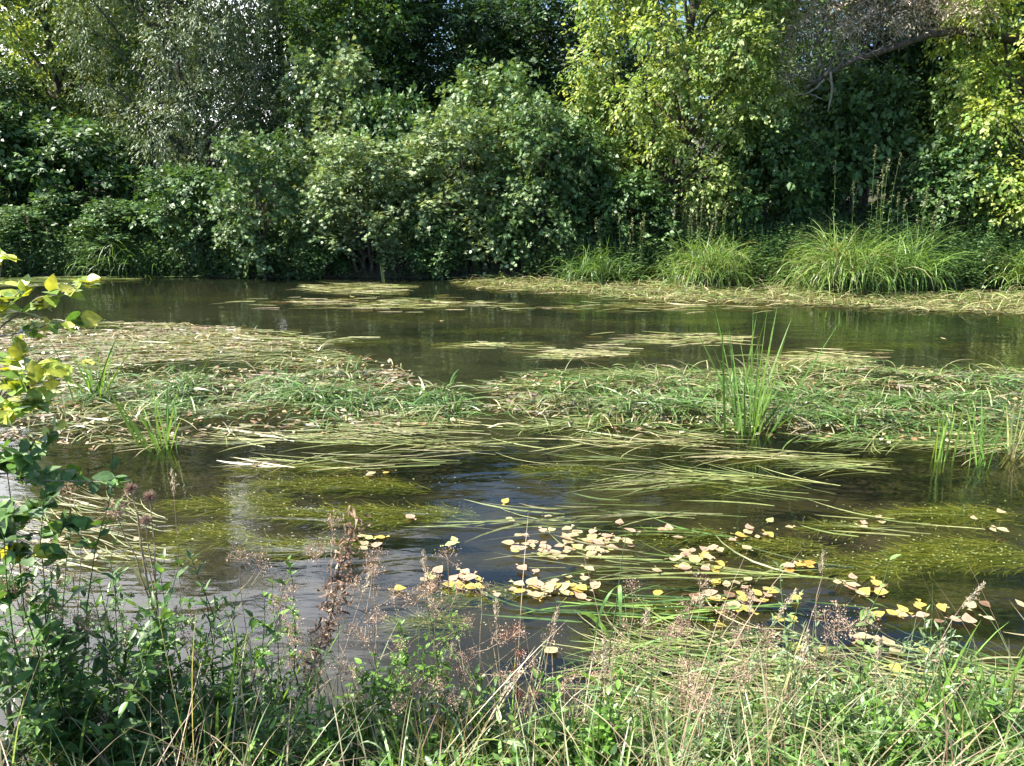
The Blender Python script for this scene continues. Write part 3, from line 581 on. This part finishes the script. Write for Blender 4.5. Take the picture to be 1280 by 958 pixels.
tall_weed(325, 18.6, .8, 'low weeds at the waterline below the yellowish topped shrub', 506)

# ================================================================== near bank
TAN = [(.34, .24, .17), (.44, .33, .25), (.26, .17, .12)]
LIME = [(.12, .24, .04), (.18, .32, .06), (.08, .17, .03)]
DEEP = [(.05, .11, .03), (.07, .15, .035), (.11, .20, .05)]
PALEG = [(.20, .30, .14), (.28, .38, .20), (.14, .22, .09)]
def base_of(px, py, Y, dx=0, dy=0):
    t = P(px, py, Y); x, y = t[0]+dx, t[1]+dy; g = float(ground_z(np.array(x), np.array(y))); return t, np.array([x, y, max(g, -.25)])
def herb(px, py, Y, label, seed, pal=DEEP, tmpl=T_L2, ls=.10, pairs=12, shoots=3, spread=.12, side=2, group='leafy herbs on the near bank', cat='herb', dx=0, stem=M_STEM, name='leafy_herb', top=False):
    r = rng(seed); T, B = base_of(px, py, Y, dx); e = empty(name, B); ls_, L_ = [], []
    for k in range(shoots):
        tip = T-B+(0 if k == 0 else 1)*np.array([r.normal()*spread*1.3, r.normal()*spread, -abs(r.normal())*.3*(T-B)[2]])
        p = curve(r, np.array([r.normal()*.03, r.normal()*.03, -.05]), tip, 9, .06); ls_.append((p, np.linspace(.0045, .0012, 9)))
        n = pairs*2; t = np.repeat(np.linspace(.15, 1, pairs), 2); q = np.stack([np.interp(t, np.linspace(0, 1, 9), p[:, i]) for i in range(3)], 1)
        a = np.repeat(np.arange(pairs)*1.7+r.uniform(0, 6), 2)+np.tile([0, 3.14], pairs)+.3*r.normal(size=n)
        up = np.where(t > .9, 1.2, .35); dr = np.column_stack([np.cos(a), np.sin(a), up+.25*r.normal(size=n)])
        L_.append(leaves(tmpl, q, dr, np.array([0, 0, 1.])+.3*r.normal(size=(n, 3)), ls*r.uniform(.6, 1.15, n)*(1.15-.55*t), pick(r, pal, n, .15)))
        if side:
            for u in range(side*3):
                i = r.integers(2, 7); d = unit(np.array([r.normal(), r.normal(), .9])); q2 = curve(r, p[i], p[i]+d*r.uniform(.06, .16), 4, .05); ls_.append((q2, np.linspace(.002, .001, 4)))
                m = 7; qq = q2[r.integers(1, 4, m)]; L_.append(leaves(tmpl, qq, unit(r.normal(size=(m, 3))+d*.6), np.array([0, 0, 1.])+.3*r.normal(size=(m, 3)), ls*.6*r.uniform(.6, 1.1, m), pick(r, pal, m, .15)))
    link('stem', mesh(*tubes(ls_, 5)), stem, e); V, Fc, c = join(L_); link('foliage', mesh(V, Fc, c), M_GRASS, e); return tag(e, label, cat, group)
def umbel(px, py, Y, label, seed, dx=0, heads=5, pal=TAN, stem=M_STRAW, rad=.042, group='dry seed heads on the near bank', name='dry_umbel', thick=.003):
    r = rng(seed); T, B = base_of(px, py, Y, dx); e = empty(name, B); h = (T-B)
    p = curve(r, (0, 0, -.05), h, 10, .05); L_ = [(p, np.linspace(thick, thick*.4, 10))]; S = []; D = []; rays = []
    tips = [(p[-1], unit(p[-1]-p[-2]))]
    for k in range(heads-1):
        i = r.integers(4, 9); d = unit(np.array([r.normal()*.8, r.normal()*.8, .9])); b = p[i]+d*r.uniform(.05, .2); q = curve(r, p[i], b, 5, .05, .02); L_.append((q, np.linspace(thick*.6, thick*.25, 5))); tips.append((b, d))
    link('stem', mesh(*tubes(L_, 5)), stem, e)
    for b, d in tips:
        v = unit(d+.75*r.normal(size=(16, 3))); c1 = b+v*rad*r.uniform(.7, 1.3, (16, 1)); b0 = np.repeat(b[None], 16, 0)
        rv, rf, rc = ribbons(np.stack([b0, c1], 1), np.full((16, 2), .0013), unit(np.cross(v, r.normal(size=(16, 3)))), pick(r, pal, 16)); rf = np.vstack([rf[:, :3], rf[:, [0, 2, 3]]])
        q = np.repeat(c1, 9, 0)+r.normal(size=(144, 3))*.009; sv = leaves(T_OV, q, np.repeat(v, 9, 0)+r.normal(size=(144, 3))*.5, r.normal(size=(144, 3)), r.uniform(.004, .009, 144), pick(r, pal, 144))
        V, Fc, c = join([(rv, rf, rc), sv]); link('seed_head', mesh(V, Fc, c, False), M_DRY, e)
    return tag(e, label, 'dry flower stalk', group)
def stalk(px, py, Y, label, seed, dx=0, pal=STRAW[:2], spike=.10, lvs=2, stem=M_STRAW, lpal=PALEG, fat=.006, group='seeding grass stalks on the near bank', droop=0.03, lw=.008):
    r = rng(seed); T, B = base_of(px, py, Y, dx); e = empty('grass_stalk', B); p = curve(r, (0, 0, -.05), T-B, 10, .03); p[:, 0] += droop*np.linspace(0, 1, 10)**3
    link('stem', mesh(*tubes([(p, np.linspace(.0024, .001, 10))], 5)), stem, e)
    n = 130; t = r.uniform(0, 1, n); d = unit(p[-1]-p[-3]); q = p[-1]-d*spike*t[:, None]+r.normal(size=(n, 3))*fat*np.sin(t*2.8+.2)[:, None]; V, Fc, c = leaves(T_LA, q, d+.45*r.normal(size=(n, 3)), r.normal(size=(n, 3)), .014*r.uniform(.6, 1.2, n), pick(r, [(.5, .43, .32), (.4, .33, .24)], n)); link('spike', mesh(V, Fc, c, False), M_DRY, e)
    if lvs:
        a = r.uniform(0, 6.28, lvs); i = r.integers(2, 6, lvs); K = 8; t = np.linspace(0, 1, K); L = r.uniform(.15, .32, lvs)
        pt = p[i][:, None]+np.stack([np.cos(a)[:, None]*L[:, None]*t*.8, np.sin(a)[:, None]*L[:, None]*t*.8, L[:, None]*(t*.9-t*t*1.0)], -1); sd_ = np.column_stack([-np.sin(a), np.cos(a), 0*a])
        V, Fc, c = ribbons(pt, np.tile(lw*np.array([.7, 1, 1, .95, .85, .65, .4, .05]), (lvs, 1)), sd_, pick(r, lpal, lvs)); link('blades', mesh(V, Fc, c), M_GRASS, e)
    return tag(e, label, 'grass stalk', group)
def thistle(px, py, Y, label, seed):
    r = rng(seed); T, B = base_of(px, py, Y, .05); e = empty('thistle', B); h = T-B; p = curve(r, (0, 0, -.05), h, 9, .03); L_ = [(p, np.linspace(.006, .003, 9))]; tips = [p[-1]]
    for q in (P(163, 612, Y), P(187, 622, Y+.03), P(145, 640, Y-.05), P(182, 652, Y)):
        b = q-B; L_.append((curve(r, p[5], b, 6, .05), np.linspace(.003, .002, 6))); tips.append(b)
    link('stem', mesh(*tubes(L_, 6)), M_STRAW, e)
    for b in tips[1:]:
        n = 420; d = unit(r.normal(size=(n, 3))+[0, 0, .5]); V, Fc, c = ribbons(np.stack([b+d*.004, b+d*.018, b+d*r.uniform(.02, .034, n)[:, None]], 1), np.tile([.0012, .0012, .0003], (n, 1)), unit(np.cross(d, r.normal(size=(n, 3)))), pick(r, [(.45, .36, .3), (.3, .2, .16), (.2, .12, .1)], n))
        link('seed_head', mesh(V, Fc, c, False), M_DRY, e)
    n = 14; t = r.integers(2, 8, n); V, Fc, c = leaves(T_L2, p[t], r.normal(size=(n, 3)), r.normal(size=(n, 3))+[0, 0, 1], r.uniform(.06, .12, n), pick(r, DEEP+TAN[:1], n)); link('foliage', mesh(V, Fc, c), M_GRASS, e)
    return tag(e, label, 'thistle')
thistle(172, 640, 2.75, 'dried thistle with fluffy brown seed heads at the left above the near water', 600)
def sapling():
    r = rng(610); B = np.array([-1.83, 2.35, float(ground_z(np.array(-1.83), np.array(2.35)))]); e = empty('sapling', B); L_ = []; Y = []; Dk = []
    tr = curve(r, (0, 0, -.1), P(-30, 330, 2.4)-B, 10, .04); L_.append((tr, np.linspace(.012, .004, 10)))
    spec = [((108, 352), 12, 0, 1), ((30, 360), 8, 1, 1), ((95, 400), 9, 1, 0), ((5, 320), 5, 0, 1), ((70, 450), 11, 1, 1), ((25, 440), 12, 1, 1), ((100, 455), 5, 0, 1), ((45, 500), 14, 1, 1), ((10, 520), 12, 1, 1), ((75, 535), 8, 1, 0), ((30, 570), 16, 0, 0), ((95, 590), 12, 0, 0), ((140, 600), 10, 0, 0), ((60, 620), 14, 0, 0), ((15, 640), 16, 0, 0), ((100, 650), 10, 0, 0), ((60, 690), 12, 1, 0), ((20, 730), 14, 0, 0)]
    for i, ((px, py), n, a, yl) in enumerate(spec):
        b = P(px, py, 2.35+.08*math.sin(i*3))-B; k = int(np.clip(np.searchsorted(tr[:, 2], b[2]-.22), 1, 8)); q = curve(r, tr[k], b, 8, .06); L_.append((q, np.linspace(.004, .0012, 8)))
        for j in range(int(n*2.6)):
            m = r.integers(3, 8); d = np.array([r.normal()*.8, r.normal()*.8, r.normal()*.35-.15]); d += unit(q[-1]-q[-3])*.5
            (Y if (yl or (a and r.uniform() < .5)) else Dk).append((q[m]+r.normal(size=3)*.008, d))
    link('stem', mesh(*tubes(L_, 6)), M_PALE, e)
    for lst, pal, lab in ((Y, [(.34, .38, .05), (.24, .34, .05), (.42, .40, .06), (.15, .26, .05)], 'yellow leaves'), (Dk, DEEP+LIME[2:], 'green leaves')):
        n = len(lst); V, Fc, c = leaves(T_O2, np.array([a for a, b in lst]), np.array([b for a, b in lst]), r.normal(size=(n, 3))*.5+[0, -.25, 1], r.uniform(.035, .07, n), pick(r, pal, n, .12)); tag(link('foliage', mesh(V, Fc, c), M_TREE, e), lab)
    tag(e, 'sapling with yellowing leaves reaching in from the left edge', 'sapling')
sapling()
H1 = [(240, 700, 2.75, 'dark leaved herb below the dried thistle', DEEP, T_L2, .10), (330, 745, 2.8, 'bright green herb between the thistle and the brown curled plume', LIME, T_N2, .06),
 (285, 770, 2.7, 'green herb just right of the dark leaved herb under the thistle', LIME+DEEP, T_L2, .07), (120, 760, 2.45, 'bushy dark herb with long narrow leaves at the lower left', DEEP, T_L2, .13),
 (40, 730, 2.4, 'dark narrow leaved herb at the left edge below the sapling', DEEP, T_L2, .13), (180, 830, 2.4, 'spreading dark herb in the bottom left, right of the long leaved bushy herb', DEEP, T_L2, .12),
 (80, 860, 2.3, 'dark shaded herb in the bottom left corner', DEEP, T_N2, .11), (255, 860, 2.45, 'low herb with broad dark leaves below the left water gap', DEEP, T_N2, .10),
 (500, 780, 2.75, 'bright lime green herb at the waterline left of centre', LIME, T_N2, .06), (535, 760, 2.8, 'lime green herb right beside the brightest herb left of centre', LIME, T_N2, .055),
 (470, 850, 2.6, 'low green herb below the lime green pair', LIME, T_N2, .06), (600, 850, 2.6, 'leafy herb below the small reddish brown dock', LIME+DEEP, T_N2, .06),
 (1000, 745, 2.75, 'feathery grey green herb left of the nettle', PALEG, T_LA, .07), (1190, 775, 2.75, 'feathery grey green herb right of the nettle', PALEG, T_LA, .07),
 (1040, 850, 2.5, 'green herb with narrow leaves in front of the nettle', LIME+PALEG, T_L2, .08), (1150, 880, 2.45, 'broad leaved green herb at the lower right', LIME, T_N2, .08),
 (1245, 860, 2.5, 'broad leaved green herb in the bottom right corner', LIME+DEEP, T_N2, .08), (900, 880, 2.45, 'pale green herb at the bottom between the reed and the nettle', PALEG, T_L2, .08),
 (760, 870, 2.45, 'green herb at the bottom under the bent broad reed', LIME, T_N2, .07), (400, 880, 2.4, 'shaded green herb at the bottom under the brown curled plume', DEEP+LIME, T_N2, .07),
 (320, 890, 2.4, 'low green herb at the bottom left of the brown curled plume', DEEP+LIME, T_L2, .08), (680, 900, 2.4, 'low leafy herb at the bottom centre', LIME+DEEP, T_N2, .07), (70, 680, 2.5, 'tall dark herb rising between the sapling and the thistle', DEEP, T_L2, .11), (200, 715, 2.6, 'leafy green herb standing right behind the thistle stem', DEEP+LIME, T_N2, .08), (140, 720, 2.5, 'dark green herb just left of the thistle stem', DEEP, T_L2, .11), (360, 700, 2.8, 'slender green herb touching the left side of the curled plume', LIME, T_N2, .05), (5, 560, 2.3, 'tall dense herb filling the left edge behind the sapling stem', DEEP, T_N2, .085), (55, 625, 2.35, 'dense dark herb under the lower branches of the sapling', DEEP, T_N2, .085), (150, 660, 2.7, 'thin dark herb with few leaves beside the thistle stem', DEEP, T_N2, .05)]
for i, (px, py, Y, lab, pal, tm, ls) in enumerate(H1): herb(px, py, Y, lab, 620+i, pal, tm, ls, shoots=(5 if px < 300 else 4) if ls > .05 else 2, pairs=14, side=3, spread=.17 if px < 300 else .12)
herb(1112, 700, 2.75, 'tall nettle with toothed drooping leaves standing against the water at the right', 660, [(.18, .30, .08), (.24, .36, .12)], T_N2, .085, 9, 1, side=1, name='nettle', cat='nettle', dx=-.12, group=None)
herb(625, 905, 2.35, 'pale leaf rosette with long light green leaves at the bottom centre', 661, [(.28, .42, .16), (.35, .48, .22)], T_L2, .14, 5, 1, side=0)
umbel(645, 792, 2.7, 'small reddish brown dock with dried seeds at the waterline', 662, pal=[(.26, .11, .08), (.2, .09, .06)], stem=M_RED, rad=.02, heads=7, name='dock', group=None)
# brown curled plume
def plume():
    r = rng(670); T, B = base_of(445, 652, 2.85, -.42); e = empty('dry_plume', B); p = curve(r, (0, 0, -.05), T-B, 12, .03); link('stem', mesh(*tubes([(p, np.linspace(.006, .002, 12))], 6)), M_BARK, e)
    n = 330; t = r.uniform(.3, 1, n)**.8; q = np.stack([np.interp(t, np.linspace(0, 1, 12), p[:, i]) for i in range(3)], 1)+r.normal(size=(n, 3))*.026; K = 5; tt = np.linspace(0, 1, K)[None, :, None]; d = unit(r.normal(size=(n, 3))); d2 = unit(r.normal(size=(n, 3)))
    pts = q[:, None]+.022*(d[:, None]*np.sin(tt*2.6)+d2[:, None]*(1-np.cos(tt*2.6))); V, Fc, c = ribbons(pts, np.tile([.003, .009, .010, .007, .002], (n, 1)), unit(np.cross(d, d2)), pick(r, [(.16, .09, .06), (.28, .18, .12), (.4, .28, .2), (.09, .06, .04)], n))
    link('curled_leaves', mesh(V, Fc, c), M_DRY, e); tag(e, 'leaning plume of brown curled dead leaves left of the centre', 'dead plant')
plume()
U = [(300, 700, 2.7, 'sparse dry umbel between the thistle and the curled plume'), (405, 690, 2.75, 'dry umbel rising just left of the curled plume tip'), (395, 800, 2.5, 'reddish dry umbel in front of the stem of the curled plume'),
 (560, 700, 2.8, 'pinkish dry umbel standing before the small leaf raft left of centre'), (540, 730, 2.75, 'dry umbel just left of the small leaf raft, lower than its neighbour'), (602, 745, 2.75, 'dry umbel between the small leaf raft and the reddish dock'),
 (862, 760, 2.75, 'dry umbel before the yellow leaf raft right of centre'), (905, 775, 2.7, 'dry umbel right under the yellow leaf raft'), (830, 800, 2.65, 'low dry umbel left of the pair under the yellow leaf raft'),
 (960, 810, 2.6, 'dry umbel right of centre above the green floating blades'), (90, 620, 2.5, 'dry umbel against the dark leaves of the sapling'), (60, 760, 2.4, 'dry umbel low on the left edge below the sapling'),
 (130, 790, 2.35, 'dry umbel at the lower left in front of the dark herbs'), (15, 660, 2.35, 'dry umbel at the extreme left edge'), (450, 740, 2.65, 'dry umbel right of the curled plume stem'), (470, 700, 2.8, 'fine dry umbel close to the right of the curled plume tip'),
 (690, 800, 2.65, 'dry umbel right beside the reddish dock'), (520, 860, 2.45, 'brown dry umbel below the lime green pair of herbs'), (790, 740, 2.8, 'thin dry umbel next to the bent broad reed'), (1050, 770, 2.7, 'dry umbel just left of the nettle stem'),
 (240, 780, 2.5, 'dry umbel over the left water gap'), (350, 760, 2.6, 'dry umbel left of the curled plume stem'), (870, 860, 2.4, 'short dry umbel at the bottom right of centre')]
for i, (px, py, Y, lab) in enumerate(U): umbel(px, py, Y, lab, 700+i, dx=.06*math.sin(i*2.3), heads=4+i % 5)
S = [(688, 762, 2.6, 'pale grass spike standing upright at the centre, tallest of its kind there'), (520, 690, 2.8, 'thin grass stalk left of the pinkish umbel'), (205, 588, 2.75, 'feathery grass spike rising above the thistle heads'), (985, 738, 2.6, 'long leaning pale stalk right of centre with a bent top'),
 (800, 762, 2.65, 'grass stalk just right of the bent broad reed'), (610, 750, 2.7, 'grass stalk left of the reddish dock'), (455, 712, 2.6, 'arching grass stalk crossing beside the curled plume'), (300, 795, 2.45, 'pale seeding stalk over the left herbs'),
 (340, 770, 2.5, 'grass stalk between the left herbs and the curled plume'), (930, 740, 2.7, 'grass stalk before the gap between the two right leaf rafts'), (1000, 790, 2.5, 'pale stalk close to the feathery herb left of the nettle'), (1220, 730, 2.7, 'grass stalk at the right behind the feathery herb'),
 (1170, 800, 2.5, 'pale stalk with a whitish spike right of the nettle'), (1090, 800, 2.45, 'straw stalk directly in front of the nettle'), (560, 800, 2.5, 'straw stalk among the lime green herbs'), (745, 800, 2.45, 'short straw stalk under the bent broad reed'),
 (210, 760, 2.45, 'straw stalk in front of the dark herb below the thistle'), (30, 800, 2.3, 'straw stalk in the bottom left corner'), (430, 830, 2.35, 'straw stalk at the bottom beside the curled plume'), (640, 840, 2.4, 'straw stalk at the bottom centre'),
 (870, 740, 2.65, 'slanting dry stalk across the yellow leaf raft'), (1020, 690, 2.75, 'fine high stalk left of the nettle top')]
for i, (px, py, Y, lab) in enumerate(S): stalk(px, py, Y, lab, 800+i, dx=[-.1, .08, .03, -.35, -.05, .1, -.25, .12][i % 8], lvs=2+i % 3, spike=.07+.02*(i % 4))
# broad leaved reed, centre right
def broad_reed():
    r = rng(680); T, B = base_of(783, 668, 2.75, -.1); e = empty('broad_reed', B); p = curve(r, (0, 0, -.05), T-B, 10, .02); link('stem', mesh(*tubes([(p, np.linspace(.004, .0012, 10))], 6)), M_STEM, e)
    K = 12; t = np.linspace(0, 1, K)
    for (i, tip, w) in ((7, (775, 790), .02), (7, (742, 800), .026), (5, (722, 770), .02), (4, (860, 800), .016), (3, (700, 850), .018)):
        a = p[i]; b = P(*tip, 2.65)-B; m = (a+b)/2+np.array([(b-a)[0]*.15, -.02, .11]); pt = ((1-t)**2)[:, None]*a+(2*t*(1-t))[:, None]*m+(t*t)[:, None]*b
        wd = w*np.interp(t, [0, .2, .5, .8, 1], [.4, .9, 1, .6, .03]); V, Fc, c = ribbons(pt[None], wd[None], np.array([[.8, .3, .5]]), np.array([[.16, .30, .09]])*r.uniform(.9, 1.3)); link('leaf', mesh(V, Fc, c), M_GRASS, e)
    tag(e, 'broad leaved reed with bent green leaves at the centre of the near bank', 'reed')
broad_reed()
# ground cover of the near bank
r = rng(901)
def bank_pts(r, n, x0=-3.2, x1=3.2, near=1.5, over=.12):
    x = r.uniform(x0, x1, n); b = near_y(x)+over; y = b-(b-near)*r.uniform(0, 1, n)**1.1; return x, y
x, y = bank_pts(r, 4600); parts = [tangle(r, np.column_stack([x, y]), .85, .30, .0095, FRESH+LIME+PALEG[:1]+STRAW[:1], z0=ground_z(x, y)-.02, arch=(.2, 1.1))]
x, y = bank_pts(r, 2400); parts.append(tangle(r, np.column_stack([x, y]), .95, .46, .0045, STRAW+TAN+PALEG, z0=ground_z(x, y)-.02, arch=(.1, .7)))
x, y = bank_pts(r, 260); parts.append(tangle(r, np.column_stack([x, y]), 1.0, .72, .0032, STRAW[:2]+TAN, z0=ground_z(x, y)-.02, arch=(.02, .35)))
stuff('bank_grass', parts, M_GRASS, 'dense mixed green and straw grass covering the near bank', 'grass')
x, y = bank_pts(r, 1700); k = r.uniform(size=len(x)) < np.where(x > .3, .45, .6); x, y = x[k], y[k]; V, Fc, c = sprigs(r, x, y, ground_z(x, y), .22, 8, .06, DEEP+LIME, T_N2, hang=.1)
tag(link('bank_herbs', mesh(V, Fc, c), M_GRASS), 'low leafy herbs carpeting the near bank', 'ground cover', kind='stuff')
# ------------------------------------------------------------------ fallen leaves
def fall_mesh(k, col):
    r = rng(k*13+5); V0, F0 = ovate(.27+.2*r.uniform(), .10*r.normal(), .10*r.normal()); V = V0.copy(); V[:, 2] += .05*np.sin(V[:, 1]*6+k)*V[:, 0]
    V[:, 0] += .04*np.sin(V[:, 1]*8+k); V[:, 1] -= .5
    n = len(V); st = np.array([[-.015, -.5, 0], [.015, -.5, 0], [.03+.1*r.normal(), -.85, .03], [.05+.1*r.normal(), -.84, .03]]); V = np.vstack([V, st]); Fc = np.vstack([F0, [[n, n+1, n+2], [n+1, n+3, n+2]]])
    c = np.array(col)*(1+.12*r.normal(size=(len(V), 1))); c[1::3] *= .85; me = mesh(V, Fc, np.clip(c, 0, .9)); me.materials.append(M_FALL); return me
TONE = {'cream': (.38, .32, .18), 'yellow': (.42, .33, .08), 'tan': (.42, .28, .19), 'orange': (.52, .24, .05), 'brown': (.20, .12, .07), 'yellow green': (.38, .42, .14)}
FM = {t: [fall_mesh(k, c) for k in range(4)] for t, c in TONE.items()}
MIX1 = ['cream']*6+['tan']*3+['yellow']*1+['yellow green']*1; MIX2 = ['cream']*3+['yellow']*4+['tan']*2+['brown']; MIX3 = ['orange']*2+['yellow']*2+['tan']*2
RAFTS = [(702, 683, 74, 17, 66, MIX1, 'in the crowded leaf raft at the centre of the near water'), (693, 738, 56, 12, 40, MIX2, 'in the leaf raft just above the reddish dock'), (562, 728, 45, 8, 14, MIX1, 'in the small leaf raft left of centre'),
 (755, 678, 25, 7, 10, MIX1, 'trailing off the right side of the crowded leaf raft'), (876, 703, 34, 16, 32, MIX1+MIX2, 'in the pale leaf raft right of the broad reed'), (918, 748, 52, 20, 36, MIX2, 'in the yellow leaf raft right of centre'),
 (950, 668, 28, 7, 8, MIX1, 'in the little leaf group behind the two right rafts'), (1015, 711, 28, 3, 6, MIX3, 'in the short row left of the nettle top'), (1090, 656, 16, 6, 5, MIX1, 'in the tiny group on open water behind the nettle'),
 (1070, 738, 38, 7, 11, MIX2, 'around the nettle top'), (1190, 768, 70, 11, 15, MIX2, 'in the loose raft right of the nettle'), (1060, 830, 110, 30, 18, MIX2, 'among the green floating blades at the lower right'),
 (75, 690, 55, 18, 12, ['cream'], 'in the whitish raft at the left edge below the sapling'), (470, 597, 12, 3, 3, MIX1, 'in the trio on dark water left of centre'), (462, 682, 14, 12, 5, MIX1, 'scattered near the curled plume tip'),
 (1245, 665, 18, 14, 4, ['cream'], 'drifting near the right edge'), (830, 665, 12, 3, 2, ['tan'], 'on the olive blades above the pale leaf raft'),
 (712, 443, 40, 3, 4, MIX2, 'on the thin weed raft in mid river')]
r = rng(950)
for (px, py, w_, d_, n, mix, where) in RAFTS:
    for i in range(n):
        a = r.normal(size=2); a = a/max(1, np.linalg.norm(a)/1.5)*(1 if r.uniform() < .78 else 2.0); g = G(px+a[0]*w_*.62, py+a[1]*d_*.66); tn = mix[r.integers(len(mix))]
        o = bpy.data.objects.new('floating_leaf', FM[tn][r.integers(4)]); C.collection.objects.link(o); s = r.uniform(.05, .088)
        o.location = (float(g[0]), float(g[1]), .008+.022*float(r.uniform())); o.rotation_euler = (r.normal()*.05, r.normal()*.05, r.uniform(0, 6.283)); o.scale = (s, s, s)
        tag(o, f'{tn} fallen leaf {where}', 'fallen leaf', f'{tn} leaves {where}')
for (px, py, tn, lab) in ((632, 628, 'yellow', 'single yellow leaf floating on the blue sky reflection'), (318, 583, 'cream', 'single cream leaf on dark water before the left hand mat'), (345, 584, 'cream', 'second cream leaf close right of the single one before the left hand mat'),
        (512, 647, 'tan', 'lone tan leaf on dark water above the small leaf raft'), (474, 674, 'yellow', 'lone yellow leaf right of the curled plume tip'), (690, 815, 'cream', 'cream leaf on dark water between reddish dock and broad reed'), (1178, 424, 'cream', 'tiny cream leaf drifting on the far open water at the right'), (552, 402, 'cream', 'tiny cream leaf drifting on the far open water at the centre')):
    g = G(px, py); o = bpy.data.objects.new('floating_leaf', FM[tn][r.integers(4)]); C.collection.objects.link(o); o.location = (float(g[0]), float(g[1]), .008); o.rotation_euler = (.04, .03, r.uniform(0, 6)); o.scale = (.08,)*3; tag(o, lab, 'fallen leaf')

gtf = 'grass tufts on the near bank'
def tuft(px, py, Y, n, label, seed, pal, w=.009, sp=.25, droop=.25, bias=0):
    r = rng(seed); T, B = base_of(px, py, Y); clump('grass_tuft', B, fan(r, n, T[2]-B[2], sp, droop, .5, bias), M_GRASS, label, 'grass tuft', gtf, pal, w, seed=seed)
tuft(1000, 755, 2.6, 34, 'upright grey green grass tuft left of the nettle', 971, PALEG+STRAW[:1]); tuft(1200, 735, 2.65, 26, 'grass tuft with grey green blades right of the nettle', 972, PALEG+LIME)
tuft(420, 800, 2.5, 30, 'green grass tuft below the curled plume', 973, LIME+FRESH); tuft(250, 760, 2.4, 22, 'long bladed grass tuft over the left herbs, leaning right', 974, LIME+PALEG, .011, .3, .2, .2)
tuft(620, 810, 2.55, 34, 'green and straw grass tuft under the reddish brown dock', 975, LIME+STRAW[:2]); tuft(850, 800, 2.5, 26, 'grass tuft between the broad reed and the nettle', 976, PALEG+LIME+STRAW[:1])
tuft(1270, 770, 2.5, 24, 'dark green grass tuft at the right edge of the near bank', 977, LIME+FRESH, .012); tuft(20, 780, 2.3, 20, 'grass tuft in the bottom left corner', 978, PALEG+DEEP, .010)
tuft(1100, 830, 2.4, 30, 'fine grass tuft in front of the nettle', 979, PALEG+LIME, .007); tuft(740, 830, 2.4, 34, 'fine green grass tuft at the bottom under the broad reed', 980, LIME, .007)
tuft(530, 850, 2.35, 30, 'fine grass tuft at the bottom below the lime green pair of herbs', 981, LIME+STRAW[:1], .007); tuft(950, 850, 2.35, 30, 'fine pale grass tuft at the bottom right of centre', 982, PALEG+STRAW[:1], .007)
